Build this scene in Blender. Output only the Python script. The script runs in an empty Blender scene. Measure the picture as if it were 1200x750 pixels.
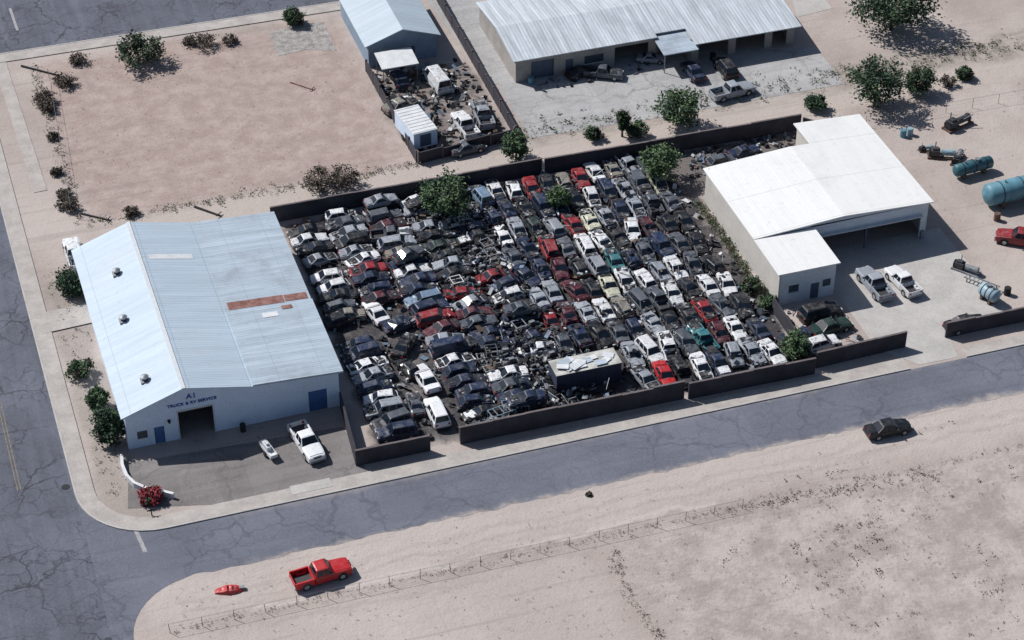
import bpy, math, random
from mathutils import Vector, Matrix, noise as mnoise
random.seed(11)
R=math.radians
PI=math.pi
scene=bpy.context.scene
COL=scene.collection
# ---------------------------------------------------------------- camera
A=R(18.3); PT=R(37.7); F=2590.0; H=144.0; D0=H/math.tan(PT)
CAM=Vector((-math.sin(A)*D0,-math.cos(A)*D0,H))
RI=Vector((math.cos(A),-math.sin(A),0)); FH=Vector((math.sin(A),math.cos(A),0))
FW=FH*math.cos(PT)-Vector((0,0,math.sin(PT))); UP=FH*math.sin(PT)+Vector((0,0,math.cos(PT)))
def P(px,py,z=0.0):
    d=FW+RI*((px-600)/F)+UP*((375-py)/F)
    t=(z-CAM.z)/d.z
    q=CAM+d*t
    return Vector((q.x,q.y,z))
cd=bpy.data.cameras.new('camera'); co=bpy.data.objects.new('camera',cd); COL.objects.link(co)
cd.sensor_width=36; cd.lens=F/1200*36; cd.clip_end=6000; cd.clip_start=1
co.location=CAM; co.rotation_euler=(R(90)-PT,0,-A); scene.camera=co
# ---------------------------------------------------------------- light
E=R(46); SA=R(48)
S=Vector((-math.cos(SA)*math.cos(E),math.sin(SA)*math.cos(E),math.sin(E)))
w=bpy.data.worlds.new("World"); scene.world=w; w.use_nodes=True
nt=w.node_tree; bg=nt.nodes['Background']; sk=nt.nodes.new('ShaderNodeTexSky'); sk.sky_type='NISHITA'; sk.sun_disc=False
sk.sun_elevation=E; sk.sun_rotation=math.atan2(S.x,S.y); nt.links.new(sk.outputs[0],bg.inputs[0]); bg.inputs[1].default_value=0.065
sl=bpy.data.lights.new('sun','SUN'); sl.energy=5.0; sl.angle=R(0.5); sl.color=(1,0.965,0.925)
so=bpy.data.objects.new('sun',sl); COL.objects.link(so); so.rotation_euler=S.to_track_quat('Z','Y').to_euler()
scene.view_settings.view_transform='Standard'; scene.view_settings.look='None'; scene.view_settings.exposure=0
# ---------------------------------------------------------------- mesh builder
class MB:
    def __init__(s): s.v=[];s.f=[];s.m=[]
    def add(s,vs,fs,mi=0):
        b=len(s.v); s.v+=[tuple(x) for x in vs]; s.f+=[tuple(i+b for i in f) for f in fs]; s.m+=[mi]*len(fs)
    def box(s,x0,x1,y0,y1,z0,z1,mi=0,M=None):
        vs=[Vector(p) for p in ((x0,y0,z0),(x1,y0,z0),(x1,y1,z0),(x0,y1,z0),(x0,y0,z1),(x1,y0,z1),(x1,y1,z1),(x0,y1,z1))]
        if M: vs=[M@p for p in vs]
        s.add(vs,[(0,3,2,1),(4,5,6,7),(0,1,5,4),(1,2,6,5),(2,3,7,6),(3,0,4,7)],mi)
    def cyl(s,p0,p1,r0,r1=None,n=10,mi=0,caps=True):
        p0=Vector(p0);p1=Vector(p1); r1=r0 if r1 is None else r1
        q=(p1-p0).to_track_quat('Z','Y'); vs=[]
        for p,r in ((p0,r0),(p1,r1)):
            for i in range(n):
                a=2*PI*i/n; vs.append(p+q@Vector((math.cos(a)*r,math.sin(a)*r,0)))
        fs=[(i,(i+1)%n,n+(i+1)%n,n+i) for i in range(n)]
        if caps: fs+=[tuple(range(n-1,-1,-1)),tuple(range(n,2*n))]
        s.add(vs,fs,mi)
    def prismy(s,poly,y0,y1,mi=0):   # poly in XZ
        n=len(poly); vs=[(p[0],y0,p[1]) for p in poly]+[(p[0],y1,p[1]) for p in poly]
        s.add(vs,[tuple(range(n)),tuple(range(2*n-1,n-1,-1))]+[(i,n+i,n+(i+1)%n,(i+1)%n) for i in range(n)],mi)
    def sheet(s,poly,z,mi=0): s.add([(p[0],p[1],z) for p in poly],[tuple(range(len(poly)))],mi)
    def mesh(s,name,mats,smooth=False,off=None):
        me=bpy.data.meshes.new(name)
        vs=s.v if off is None else [(x-off[0],y-off[1],z-off[2]) for x,y,z in s.v]
        me.from_pydata(vs,[],s.f)
        for m in (mats if isinstance(mats,(list,tuple)) else [mats]): me.materials.append(m)
        me.polygons.foreach_set('material_index',s.m)
        if smooth: me.polygons.foreach_set('use_smooth',[True]*len(s.f))
        me.update(); return me
def link(name,data,parent=None):
    o=bpy.data.objects.new(name,data); COL.objects.link(o)
    if parent: o.parent=parent
    return o
seen={}
def tag(o,label,cat,group=None):
    n=len(label.split())
    if n<4 or n>16: print('LABEL LENGTH',n,label)
    if label in seen: print('DUP LABEL',label)
    seen[label]=1
    o['label']=label; o['category']=cat
    if group: o['group']=group
    return o
def thing(name,label,cat,loc=(0,0,0),rz=0,group=None):
    o=link(name,None); o.location=loc; o.rotation_euler=(0,0,rz); o.empty_display_size=.3
    return tag(o,label,cat,group)
def part(name,mb,mats,par,smooth=False,label=None):   # mb in world coords, parent unrotated
    off=Vector(par.location)
    if par.parent: off=off+Vector(par.parent.location)
    o=link(name,mb.mesh(name,mats,smooth,off),par)
    if label: o['label']=label
    return o
def struct(name,mb,mats):
    o=link(name,mb.mesh(name,mats)); o['kind']='structure'; return o
# ---------------------------------------------------------------- materials
def newmat(name):
    m=bpy.data.materials.new(name); m.use_nodes=True; nt=m.node_tree
    return m,nt,nt.nodes['Principled BSDF']
def N(nt,t): return nt.nodes.new(t)
def noise(nt,vec,scale,detail=4,rough=.6):
    n=N(nt,'ShaderNodeTexNoise'); n.inputs['Scale'].default_value=scale; n.inputs['Detail'].default_value=detail; n.inputs['Roughness'].default_value=rough
    nt.links.new(vec,n.inputs['Vector']); return n.outputs['Fac']
def maprange(nt,v,a,b,c=0,d=1):
    n=N(nt,'ShaderNodeMapRange'); n.interpolation_type='SMOOTHSTEP'
    nt.links.new(v,n.inputs[0])
    for i,x in enumerate((a,b,c,d)): n.inputs[i+1].default_value=x
    return n.outputs[0]
def mix(nt,fac,a,b,mode='MIX'):
    n=N(nt,'ShaderNodeMix'); n.data_type='RGBA'; n.blend_type=mode
    for s,x in ((0,fac),(6,a),(7,b)):
        if isinstance(x,(float,int)): n.inputs[s].default_value=x
        elif isinstance(x,tuple): n.inputs[s].default_value=(x[0],x[1],x[2],1)
        else: nt.links.new(x,n.inputs[s])
    return n.outputs[2]
def mth(nt,op,a,b=None):
    n=N(nt,'ShaderNodeMath'); n.operation=op
    for i,x in enumerate((a,b)):
        if x is None: continue
        if isinstance(x,(float,int)): n.inputs[i].default_value=x
        else: nt.links.new(x,n.inputs[i])
    return n.outputs[0]
def sc(c,k): return tuple(min(1,x*k) for x in c)
def mat(name,col,rough=.8,var=.2,scale=1.5,metal=0,col2=None,bump=0,world=False):
    m,nt,b=newmat(name)
    if world: v=N(nt,'ShaderNodeNewGeometry').outputs['Position']
    else: v=N(nt,'ShaderNodeTexCoord').outputs['Object']
    f=noise(nt,v,scale,5,.65); f2=maprange(nt,f,.3,.7)
    c=mix(nt,f2,sc(col,1-var),col2 if col2 else sc(col,1+var))
    g=noise(nt,v,scale*9,3); c=mix(nt,.35,c,mix(nt,maprange(nt,g,.3,.7),sc(col,.75),sc(col,1.15)))
    nt.links.new(c,b.inputs['Base Color']); b.inputs['Roughness'].default_value=rough; b.inputs['Metallic'].default_value=metal
    if bump:
        bp=N(nt,'ShaderNodeBump'); bp.inputs['Distance'].default_value=bump; nt.links.new(g,bp.inputs['Height']); nt.links.new(bp.outputs[0],b.inputs['Normal'])
    return m
def corr(name,col,axis,pitch=.35,stain=(.35,.3,.28),staint=.45,var=.12,rough=.6,bump=.006,seamt=.18,lap=None):
    """sheet metal with ribs across axis (0 x, 1 y), streaks, stains and lap seams"""
    m,nt,b=newmat(name)
    pos=N(nt,'ShaderNodeNewGeometry').outputs['Position']
    sp=N(nt,'ShaderNodeSeparateXYZ'); nt.links.new(pos,sp.inputs[0])
    u=sp.outputs[axis]; v=sp.outputs[1-axis]
    s=mth(nt,'SINE',mth(nt,'MULTIPLY',u,2*PI/pitch))
    mp=N(nt,'ShaderNodeMapping'); nt.links.new(pos,mp.inputs[0])
    scl=[.12,.12,.12]; scl[axis]=1.6; mp.inputs['Scale'].default_value=scl
    st=noise(nt,mp.outputs[0],1.0,5,.65)
    c=mix(nt,maprange(nt,st,.3,.7),sc(col,1-var),sc(col,1+var))
    fl=mth(nt,'FLOOR',mth(nt,'DIVIDE',u,pitch*3)); wn=N(nt,'ShaderNodeTexWhiteNoise'); wn.noise_dimensions='1D'; nt.links.new(fl,wn.inputs['W'])
    c=mix(nt,mth(nt,'MULTIPLY',wn.outputs['Value'],var*.9),c,sc(col,.6))
    big=noise(nt,pos,.16,6,.65); c=mix(nt,mth(nt,'MULTIPLY',maprange(nt,big,.5,.75),staint),c,stain)
    fine=noise(nt,pos,1.6,5,.75); c=mix(nt,mth(nt,'MULTIPLY',maprange(nt,fine,.52,.78),.42),c,sc(stain,.7))
    fr=mth(nt,'FRACT',mth(nt,'DIVIDE',u,pitch*3)); seam=mth(nt,'LESS_THAN',fr,.05)
    c=mix(nt,mth(nt,'MULTIPLY',seam,seamt),c,sc(col,.45))
    if lap:
        fr=mth(nt,'FRACT',mth(nt,'DIVIDE',v,lap)); c=mix(nt,mth(nt,'MULTIPLY',mth(nt,'LESS_THAN',fr,.012),.4),c,sc(col,.4))
    nt.links.new(c,b.inputs['Base Color']); b.inputs['Roughness'].default_value=rough
    bp=N(nt,'ShaderNodeBump'); bp.inputs['Distance'].default_value=bump; nt.links.new(s,bp.inputs['Height']); nt.links.new(bp.outputs[0],b.inputs['Normal'])
    return m
def asphalt(name,base,crack=.5,cs=.22,dust=None,var=1.0):
    m,nt,b=newmat(name)
    pos=N(nt,'ShaderNodeNewGeometry').outputs['Position']
    a=noise(nt,pos,.12,6,.65); c=mix(nt,maprange(nt,a,.3,.7),sc(base,1-.28*var),sc(base,1+.3*var))
    g=noise(nt,pos,4,4,.75); c=mix(nt,maprange(nt,g,.35,.75,0,.5),c,sc(base,1.7))
    mp=N(nt,'ShaderNodeMapping'); nt.links.new(pos,mp.inputs[0]); mp.inputs['Scale'].default_value=(.04,.9,1) if 'cross' in name else (.9,.04,1)
    tr=noise(nt,mp.outputs[0],1,4); c=mix(nt,maprange(nt,tr,.45,.7,0,.45*var),c,sc(base,1.6)); c=mix(nt,maprange(nt,tr,.45,.3,0,.35*var),c,sc(base,.5))
    br=N(nt,'ShaderNodeTexVoronoi'); br.distance='CHEBYCHEV'; br.inputs['Scale'].default_value=.09; nt.links.new(pos,br.inputs['Vector'])
    sx_=N(nt,'ShaderNodeSeparateColor'); nt.links.new(br.outputs['Color'],sx_.inputs[0])
    c=mix(nt,maprange(nt,sx_.outputs[0],.7,.72,0,.18*var),c,sc(base,.55)); c=mix(nt,maprange(nt,sx_.outputs[1],.75,.77,0,.15*var),c,sc(base,1.8))
    wn=N(nt,'ShaderNodeTexNoise'); wn.inputs['Scale'].default_value=.5; wn.inputs['Detail'].default_value=5; nt.links.new(pos,wn.inputs['Vector'])
    ws=N(nt,'ShaderNodeVectorMath'); ws.operation='SCALE'; nt.links.new(wn.outputs['Color'],ws.inputs[0]); ws.inputs['Scale'].default_value=3.0
    wa=N(nt,'ShaderNodeVectorMath'); wa.operation='ADD'; nt.links.new(pos,wa.inputs[0]); nt.links.new(ws.outputs[0],wa.inputs[1])
    for s,t,wd in ((cs,crack,.016),(cs*2.3,crack*.7,.022),(cs*4.5,crack*.3,.03)):
        vo=N(nt,'ShaderNodeTexVoronoi'); vo.feature='DISTANCE_TO_EDGE'; vo.inputs['Scale'].default_value=s; nt.links.new(wa.outputs[0],vo.inputs['Vector'])
        k=maprange(nt,vo.outputs['Distance'],wd*.4,wd*1.6,t,0)
        pm=noise(nt,pos,.11,2); k=mth(nt,'MULTIPLY',k,maprange(nt,pm,.35,.6,.25,1))
        c=mix(nt,k,c,sc(base,.35))
    if dust:        # wind-blown soil creeping in from the unkerbed side
        sp=N(nt,'ShaderNodeSeparateXYZ'); nt.links.new(pos,sp.inputs[0]); dn=noise(nt,pos,.5,6,.75); xm_=maprange(nt,sp.outputs[0],-37,-31)
        yy=mth(nt,'ADD',sp.outputs[1],mth(nt,'MULTIPLY',dn,3.2)); k=mth(nt,'MULTIPLY',maprange(nt,yy,dust+2.3,dust+1.0,0,.9),xm_)
        c=mix(nt,k,c,(.38,.34,.315))
        yy=mth(nt,'ADD',sp.outputs[1],mth(nt,'MULTIPLY',dn,-2.5)); k=mth(nt,'MULTIPLY',maprange(nt,yy,-22.7,-21.6,0,.4),xm_); c=mix(nt,k,c,(.34,.31,.29))
    nt.links.new(c,b.inputs['Base Color']); b.inputs['Roughness'].default_value=.9
    return m
def paint(name,col,dust=.5):
    m,nt,b=newmat(name)
    tc=N(nt,'ShaderNodeTexCoord').outputs['Object']; oi=N(nt,'ShaderNodeObjectInfo')
    va=N(nt,'ShaderNodeVectorMath'); va.operation='ADD'; nt.links.new(tc,va.inputs[0])
    cb=N(nt,'ShaderNodeCombineXYZ'); k=mth(nt,'MULTIPLY',oi.outputs['Random'],40.0)
    for i in range(3): nt.links.new(k,cb.inputs[i])
    nt.links.new(cb.outputs[0],va.inputs[1]); v=va.outputs[0]
    f=noise(nt,v,1.3,6,.7)
    c=mix(nt,maprange(nt,oi.outputs['Random'],0,1,0,.4),col,sc(col,.5))
    c=mix(nt,maprange(nt,f,.45,.75,0,dust),c,(.19,.175,.17))
    g=noise(nt,v,3.5,5,.75); c=mix(nt,maprange(nt,g,.52,.66,0,min(1,dust*1.6)),c,(.022,.022,.026))
    nt.links.new(c,b.inputs['Base Color'])
    nt.links.new(maprange(nt,f,.3,.7,.28,.75),b.inputs['Roughness'])
    return m
M={}
M['black']=mat('black_rubber',(.014,.014,.016),.85,.3,3)
M['dark']=mat('near_black',(.014,.015,.02),.8,.4,3)  # near black fill for wheel arch discs, bays and dark parts
M['engine']=mat('engine_metal',(.05,.05,.057),.6,.7,6)
M['rim']=mat('wheel_rim',(.42,.43,.45),.4,.2,3,.5)
M['glass']=mat('car_glass',(.010,.016,.028),.12,.3,1)
M['glass2']=mat('dusty_glass',(.06,.075,.095),.3,.4,2)
M['lamp']=mat('lamp_lens',(.55,.56,.55),.2,.1,2)
M['tail']=mat('tail_lens',(.3,.01,.01),.25,.1,2)
M['chrome']=mat('bumper_metal',(.35,.36,.38),.35,.3,3,.4)
M['plastic']=mat('grey_plastic',(.04,.04,.045),.6,.3,3)
M['seat']=mat('seat_fabric',(.10,.09,.085),.9,.3,3)
PAL={'white':(.74,.76,.79),'silver':(.31,.34,.39),'grey':(.085,.10,.125),'black':(.009,.011,.016),'dark blue':(.013,.027,.072),'red':(.28,.018,.025),
     'maroon':(.085,.012,.024),'tan':(.24,.225,.20),'dark green':(.015,.04,.036),'pale blue':(.16,.245,.36),'teal':(.03,.17,.20),'cream':(.58,.58,.46),'bright red':(.52,.018,.025)}
PM={k:paint('paint_'+k.replace(' ','_'),c) for k,c in PAL.items()}
PC={k:paint('clean_paint_'+k.replace(' ','_'),PAL[k],.12) for k in ('white','silver','black','bright red','dark green')}
# ---------------------------------------------------------------- ground
m,nt,b=newmat('desert_soil')
pos=N(nt,'ShaderNodeNewGeometry').outputs['Position']
wn=N(nt,'ShaderNodeTexNoise'); wn.inputs['Scale'].default_value=.16; wn.inputs['Detail'].default_value=6; wn.inputs['Roughness'].default_value=.65; nt.links.new(pos,wn.inputs['Vector'])
ws=N(nt,'ShaderNodeVectorMath'); ws.operation='MULTIPLY_ADD'; nt.links.new(wn.outputs['Color'],ws.inputs[0]); ws.inputs[1].default_value=(5,5,0)
sb=N(nt,'ShaderNodeVectorMath'); sb.operation='SUBTRACT'; nt.links.new(pos,sb.inputs[0]); sb.inputs[1].default_value=(2.5,2.5,0); nt.links.new(sb.outputs[0],ws.inputs[2])
sx=N(nt,'ShaderNodeSeparateXYZ'); nt.links.new(ws.outputs[0],sx.inputs[0])
def bm_(x0,x1,y0,y1,s=1.5):
    r=maprange(nt,sx.outputs[0],x0-s,x0+s); r=mth(nt,'MULTIPLY',r,maprange(nt,sx.outputs[0],x1-s,x1+s,1,0))
    r=mth(nt,'MULTIPLY',r,maprange(nt,sx.outputs[1],y0-s,y0+s)); return mth(nt,'MULTIPLY',r,maprange(nt,sx.outputs[1],y1-s,y1+s,1,0))
n1=noise(nt,pos,.05,6,.6); n2=noise(nt,pos,.4,6,.7); n3=noise(nt,pos,3.5,4,.75)
c=mix(nt,maprange(nt,n1,.35,.65),(.325,.275,.253),(.44,.388,.362))
c=mix(nt,bm_(-40,-2,32,68,2),c,mix(nt,maprange(nt,n2,.35,.7),(.305,.235,.212),(.41,.332,.305)))     # reddish fenced lot
c=mix(nt,bm_(-39,120,27,31.5,.9),c,(.42,.368,.338))                                          # alley
c=mix(nt,mth(nt,'MULTIPLY',bm_(-46,200,-33,-27,1.6),.7),c,(.46,.412,.388))                       # graded road shoulder
c=mix(nt,mth(nt,'MULTIPLY',bm_(-44,-4,-60,-35.5,2.0),.45),c,(.47,.43,.41))
c=mix(nt,mth(nt,'MULTIPLY',bm_(-1,200,-90,-35,2.5),.8),c,mix(nt,maprange(nt,noise(nt,pos,.22,7,.75),.38,.62),(.28,.242,.228),(.45,.405,.385)))
for x0,x1,y0,y1,tt in ((-42,90,-30.4,-29.9,.3),(-42,90,-31.9,-31.4,.35),(-35,20,-34.6,-34.0,.4),(-35,-2,-36.4,-36.0,.35),(-30,80,-35.3,-34.9,.3)):
    c=mix(nt,mth(nt,'MULTIPLY',bm_(x0,x1,y0,y1,.3),tt),c,(.28,.245,.23))
c=mix(nt,mth(nt,'MULTIPLY',bm_(-36,10,-34.0,-33.2,.4),.5),c,(.54,.50,.48))
c=mix(nt,bm_(-19,27,-17,24.5,.7),c,mix(nt,maprange(nt,n2,.45,.75),(.032,.031,.036),(.12,.105,.105)))    # oily yard floor, darkened further to paint the shade between cars
c=mix(nt,mth(nt,'MULTIPLY',bm_(-13.6,-10.8,-17,3,.4),.8),c,mix(nt,maprange(nt,n2,.4,.7),(.06,.056,.062),(.17,.155,.152)))
c=mix(nt,bm_(-1,11,33,52,.7),c,mix(nt,maprange(nt,n2,.35,.65),(.10,.09,.088),(.27,.23,.215)))
c=mix(nt,bm_(26,44,16,24.5,.7),c,(.13,.115,.11))
c=mix(nt,mth(nt,'MULTIPLY',bm_(12,120,31.5,37,1.5),.6),c,mix(nt,maprange(nt,n2,.35,.6),(.14,.13,.11),(.35,.31,.28)))  # weedy verge
c=mix(nt,mth(nt,'MULTIPLY',bm_(-46.5,-42.5,-20,22,.7),.5),c,(.23,.205,.185))
c=mix(nt,maprange(nt,n3,.5,.78,0,.4),c,(.17,.15,.14)); c=mix(nt,maprange(nt,n3,.5,.22,0,.3),c,(.54,.49,.46))
for sc_,rot,th in (((.03,.8,1),.04,.55),((.02,1.1,1),-.25,.6),((.8,.03,1),.2,.62)):
    mp=N(nt,'ShaderNodeMapping'); nt.links.new(pos,mp.inputs[0]); mp.inputs['Scale'].default_value=sc_; mp.inputs['Rotation'].default_value=(0,0,rot)
    c=mix(nt,maprange(nt,noise(nt,mp.outputs[0],1,5,.65),th,th+.12,0,.3),c,(.22,.19,.175))
sp2=noise(nt,pos,1.1,4,.6); c=mix(nt,maprange(nt,sp2,.62,.74,0,.45),c,(.16,.14,.13))
nt.links.new(c,b.inputs['Base Color']); b.inputs['Roughness'].default_value=.95
bp=N(nt,'ShaderNodeBump'); bp.inputs['Distance'].default_value=.2; bp.inputs['Strength'].default_value=.7; nt.links.new(n2,bp.inputs['Height'])
bp2=N(nt,'ShaderNodeBump'); bp2.inputs['Distance'].default_value=.05; bp2.inputs['Strength'].default_value=.7; nt.links.new(n3,bp2.inputs['Height']); nt.links.new(bp.outputs[0],bp2.inputs['Normal']); nt.links.new(bp2.outputs[0],b.inputs['Normal'])
M['soil']=m
g=MB(); g.sheet([(-2500,-2500),(2500,-2500),(2500,2500),(-2500,2500)],0); struct('ground',g,M['soil'])
M['asph_side']=asphalt('asphalt_side_road',(.090,.098,.128),.85,.17)
M['asph_cross']=asphalt('asphalt_cross_road',(.110,.118,.152),.32,.12,dust=-27.6,var=.55)
M['apron']=asphalt('asphalt_apron_cross',(.16,.15,.15),.3,.12)
M['conc']=mat('concrete',(.42,.405,.395),.9,.16,.35,bump=.01,world=True)
M['conc2']=asphalt('old_concrete_cross',(.30,.30,.305),.35,.1,var=.6)
M['walk']=mat('sidewalk_concrete',(.39,.365,.345),.9,.2,.5,world=True)
def arc(cx,cy,r,a0,a1,n=10): return [(cx+r*math.cos(R(a0+(a1-a0)*i/n)),cy+r*math.sin(R(a0+(a1-a0)*i/n))) for i in range(n+1)]
def wav(x0,x1,y0,y1,n,amp):
    return [(x0+(x1-x0)*i/n,y0+(y1-y0)*i/n+random.uniform(-amp,amp)) for i in range(n+1)]
g=MB(); g.sheet([(-63,-140),(-48.8,-140),(-48.8,90),(-63,90)],.012); struct('side_road',g,M['asph_side'])
north=arc(-41.3,-13,7.5,180,270)
g=MB(); g.sheet(north+[(160,-21.6)]+wav(160,-40,-28.3,-27.5,240,.22)+arc(-40,-34.5,7,90,180)[1:]+[(-48.2,-42),(-48.8,-46)],.016); struct('main_road',g,M['asph_cross'])
g=MB(); g.sheet([(-48.8,90),(-48.8,72.5),(140,70),(140,90)],.012); struct('back_road',g,M['asph_side'])
def strip(path,off0,off1,z0,z1,mb):
    L=[];Rr=[]
    for i,p in enumerate(path):
        a=Vector(path[max(0,i-1)]); b_=Vector(path[min(len(path)-1,i+1)]); d=(b_-a).normalized(); nrm=Vector((-d.y,d.x))
        L.append(Vector(p)+nrm*off0); Rr.append(Vector(p)+nrm*off1)
    n=len(path)
    vs=[(p.x,p.y,z1) for p in L]+[(p.x,p.y,z1) for p in Rr]+[(p.x,p.y,z0) for p in L]+[(p.x,p.y,z0) for p in Rr]
    fs=[]
    for i in range(n-1):
        fs+=[(i,n+i,n+i+1,i+1),(2*n+i,i,i+1,2*n+i+1),(n+i,3*n+i,3*n+i+1,n+i+1)]
    fs+=[(0,2*n,3*n,n),(n-1,2*n-1,4*n-1,3*n-1)]
    mb.add(vs,fs)
kp=[(-48.8,y) for y in (72,50,30,10,-5)]+arc(-41.3,-13,7.5,180,270)+[(x,-20.5-1.1*(x+41)/200) for x in (-30,-10,10,25,36.5)]
k1=MB(); strip(kp,0,.18,0,.13,k1); kp2=[(x,-20.95-.0055*(x-43)) for x in (43,70,100,160)]; strip(kp2,0,.18,0,.13,k1)
strip([(-47,72.4),(20,71.5),(140,70)],-.18,0,0,.13,k1)
struct('kerb',k1,M['conc'])
k1=MB(); strip(kp,.18,1.9,0,.11,k1); strip(kp2,.18,1.5,0,.11,k1); strip([(-47,72.2),(20,71.3),(140,69.8)],-2.0,-.02,0,.11,k1)
strip([(-45.2,72),(-44.7,40)],0,1.5,0,.06,k1)
struct('pavement',k1,M['walk'])
g=MB(); g.sheet([P(150,543),P(402,500),P(432,556),P(275,590),P(150,596)],.02); struct('forecourt',g,M['apron'])
g=MB(); g.sheet([(34.8,-17),(37.8,-20.5),(42.2,-20.6),(43,-17),(51,-16),(51,1),(34.8,1)],.02); struct('concrete_yard',g,M['conc'])
g=MB(); g.sheet([P(583,100),P(622,162),P(760,140),P(990,98),P(955,55),P(775,60),P(612,80)],.02); struct('concrete_lot',g,M['conc2'])
g=MB(); g.sheet([P(50,392),P(112,378),P(106,356),P(46,368)],.125); struct('driveway',g,M['walk'])
g=MB(); g.sheet([P(500,0),P(560,0),P(600,95),P(575,100)],.024); struct('lane',g,M['conc2'])
g=MB(); g.sheet([P(925,-10),P(960,-10),P(975,10),P(935,20)],.025); struct('concrete_path',g,M['conc'])
g=MB(); g.sheet([P(316,38),P(350,28),P(380,26),P(388,45),P(395,60),P(360,58),P(325,66)],.02); struct('rubble_slab',g,mat('rubble_slab',(.36,.34,.33),.95,.5,1.2,world=True,bump=.15))
M['wpaint']=mat('worn_white_marking',(.30,.30,.31),.8,.45,2.5,world=True); M['ypaint']=mat('worn_yellow_marking',(.18,.16,.12),.8,.5,2.5,world=True)
g=MB()
a=P(154,616);b_=P(168,648); g.sheet([(a.x,a.y),(a.x+.4,a.y),(b_.x+.4,b_.y),(b_.x,b_.y)],.024)
a=P(10,10);b_=P(19,36); g.sheet([(a.x,a.y),(a.x+.35,a.y),(b_.x+.35,b_.y),(b_.x,b_.y)],.024)
struct('white_road_marking',g,M['wpaint'])
g=MB(); b_=P(20,575)
for i in range(2): g.sheet([(b_.x+i*.3,b_.y),(b_.x+i*.3+.11,b_.y),(b_.x+i*.3+.11,b_.y+14),(b_.x+i*.3,b_.y+14)],.024)
struct('yellow_road_marking',g,M['ypaint'])
g=MB(); q=P(342,578); g.box(q.x,q.x+4,q.y-.4,q.y+.9,.10,.135); struct('concrete_ramp',g,M['conc'])
q=P(77,571); g=MB(); g.cyl((q.x,q.y,.0),(q.x,q.y,.03),.42,n=20); o=link('manhole_cover',g.mesh('manhole_cover',M['dark'])); tag(o,'dark round manhole cover in the asphalt near the street corner','manhole cover')
# ---------------------------------------------------------------- vehicles
SPEC={
 'sedan':dict(L=4.7,W=1.8,hood=.86,deck=.98,belt=.94,roof=1.43,g=(.95,.25,-.85,-1.5),ax=(1.42,-1.38),nw=2,r=.32),
 'coupe':dict(L=4.4,W=1.74,hood=.82,deck=.93,belt=.9,roof=1.32,g=(.75,.05,-.75,-1.5),ax=(1.32,-1.28),nw=1,r=.32),
 'hatchback':dict(L=4.0,W=1.68,hood=.86,deck=.95,belt=.93,roof=1.45,g=(.95,.3,-1.4,-1.85),ax=(1.25,-1.22),nw=2,r=.30),
 'suv':dict(L=4.7,W=1.86,hood=1.06,deck=1.1,belt=1.12,roof=1.78,g=(1.0,.5,-1.95,-2.22),ax=(1.42,-1.4),nw=3,r=.37),
 'minivan':dict(L=4.9,W=1.9,hood=.96,deck=1.05,belt=1.06,roof=1.76,g=(1.5,.65,-2.1,-2.35),ax=(1.5,-1.45),nw=3,r=.33),
 'van':dict(L=5.5,W=2.0,hood=1.2,deck=1.25,belt=1.25,roof=2.15,g=(1.95,1.4,-2.6,-2.68),ax=(1.75,-1.6),nw=1,r=.36),
 'pickup':dict(L=5.7,W=1.95,hood=1.1,deck=1.15,belt=1.16,roof=1.82,g=(1.05,.5,-.65,-.85),ax=(1.75,-1.75),nw=2,r=.39),
}
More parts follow.
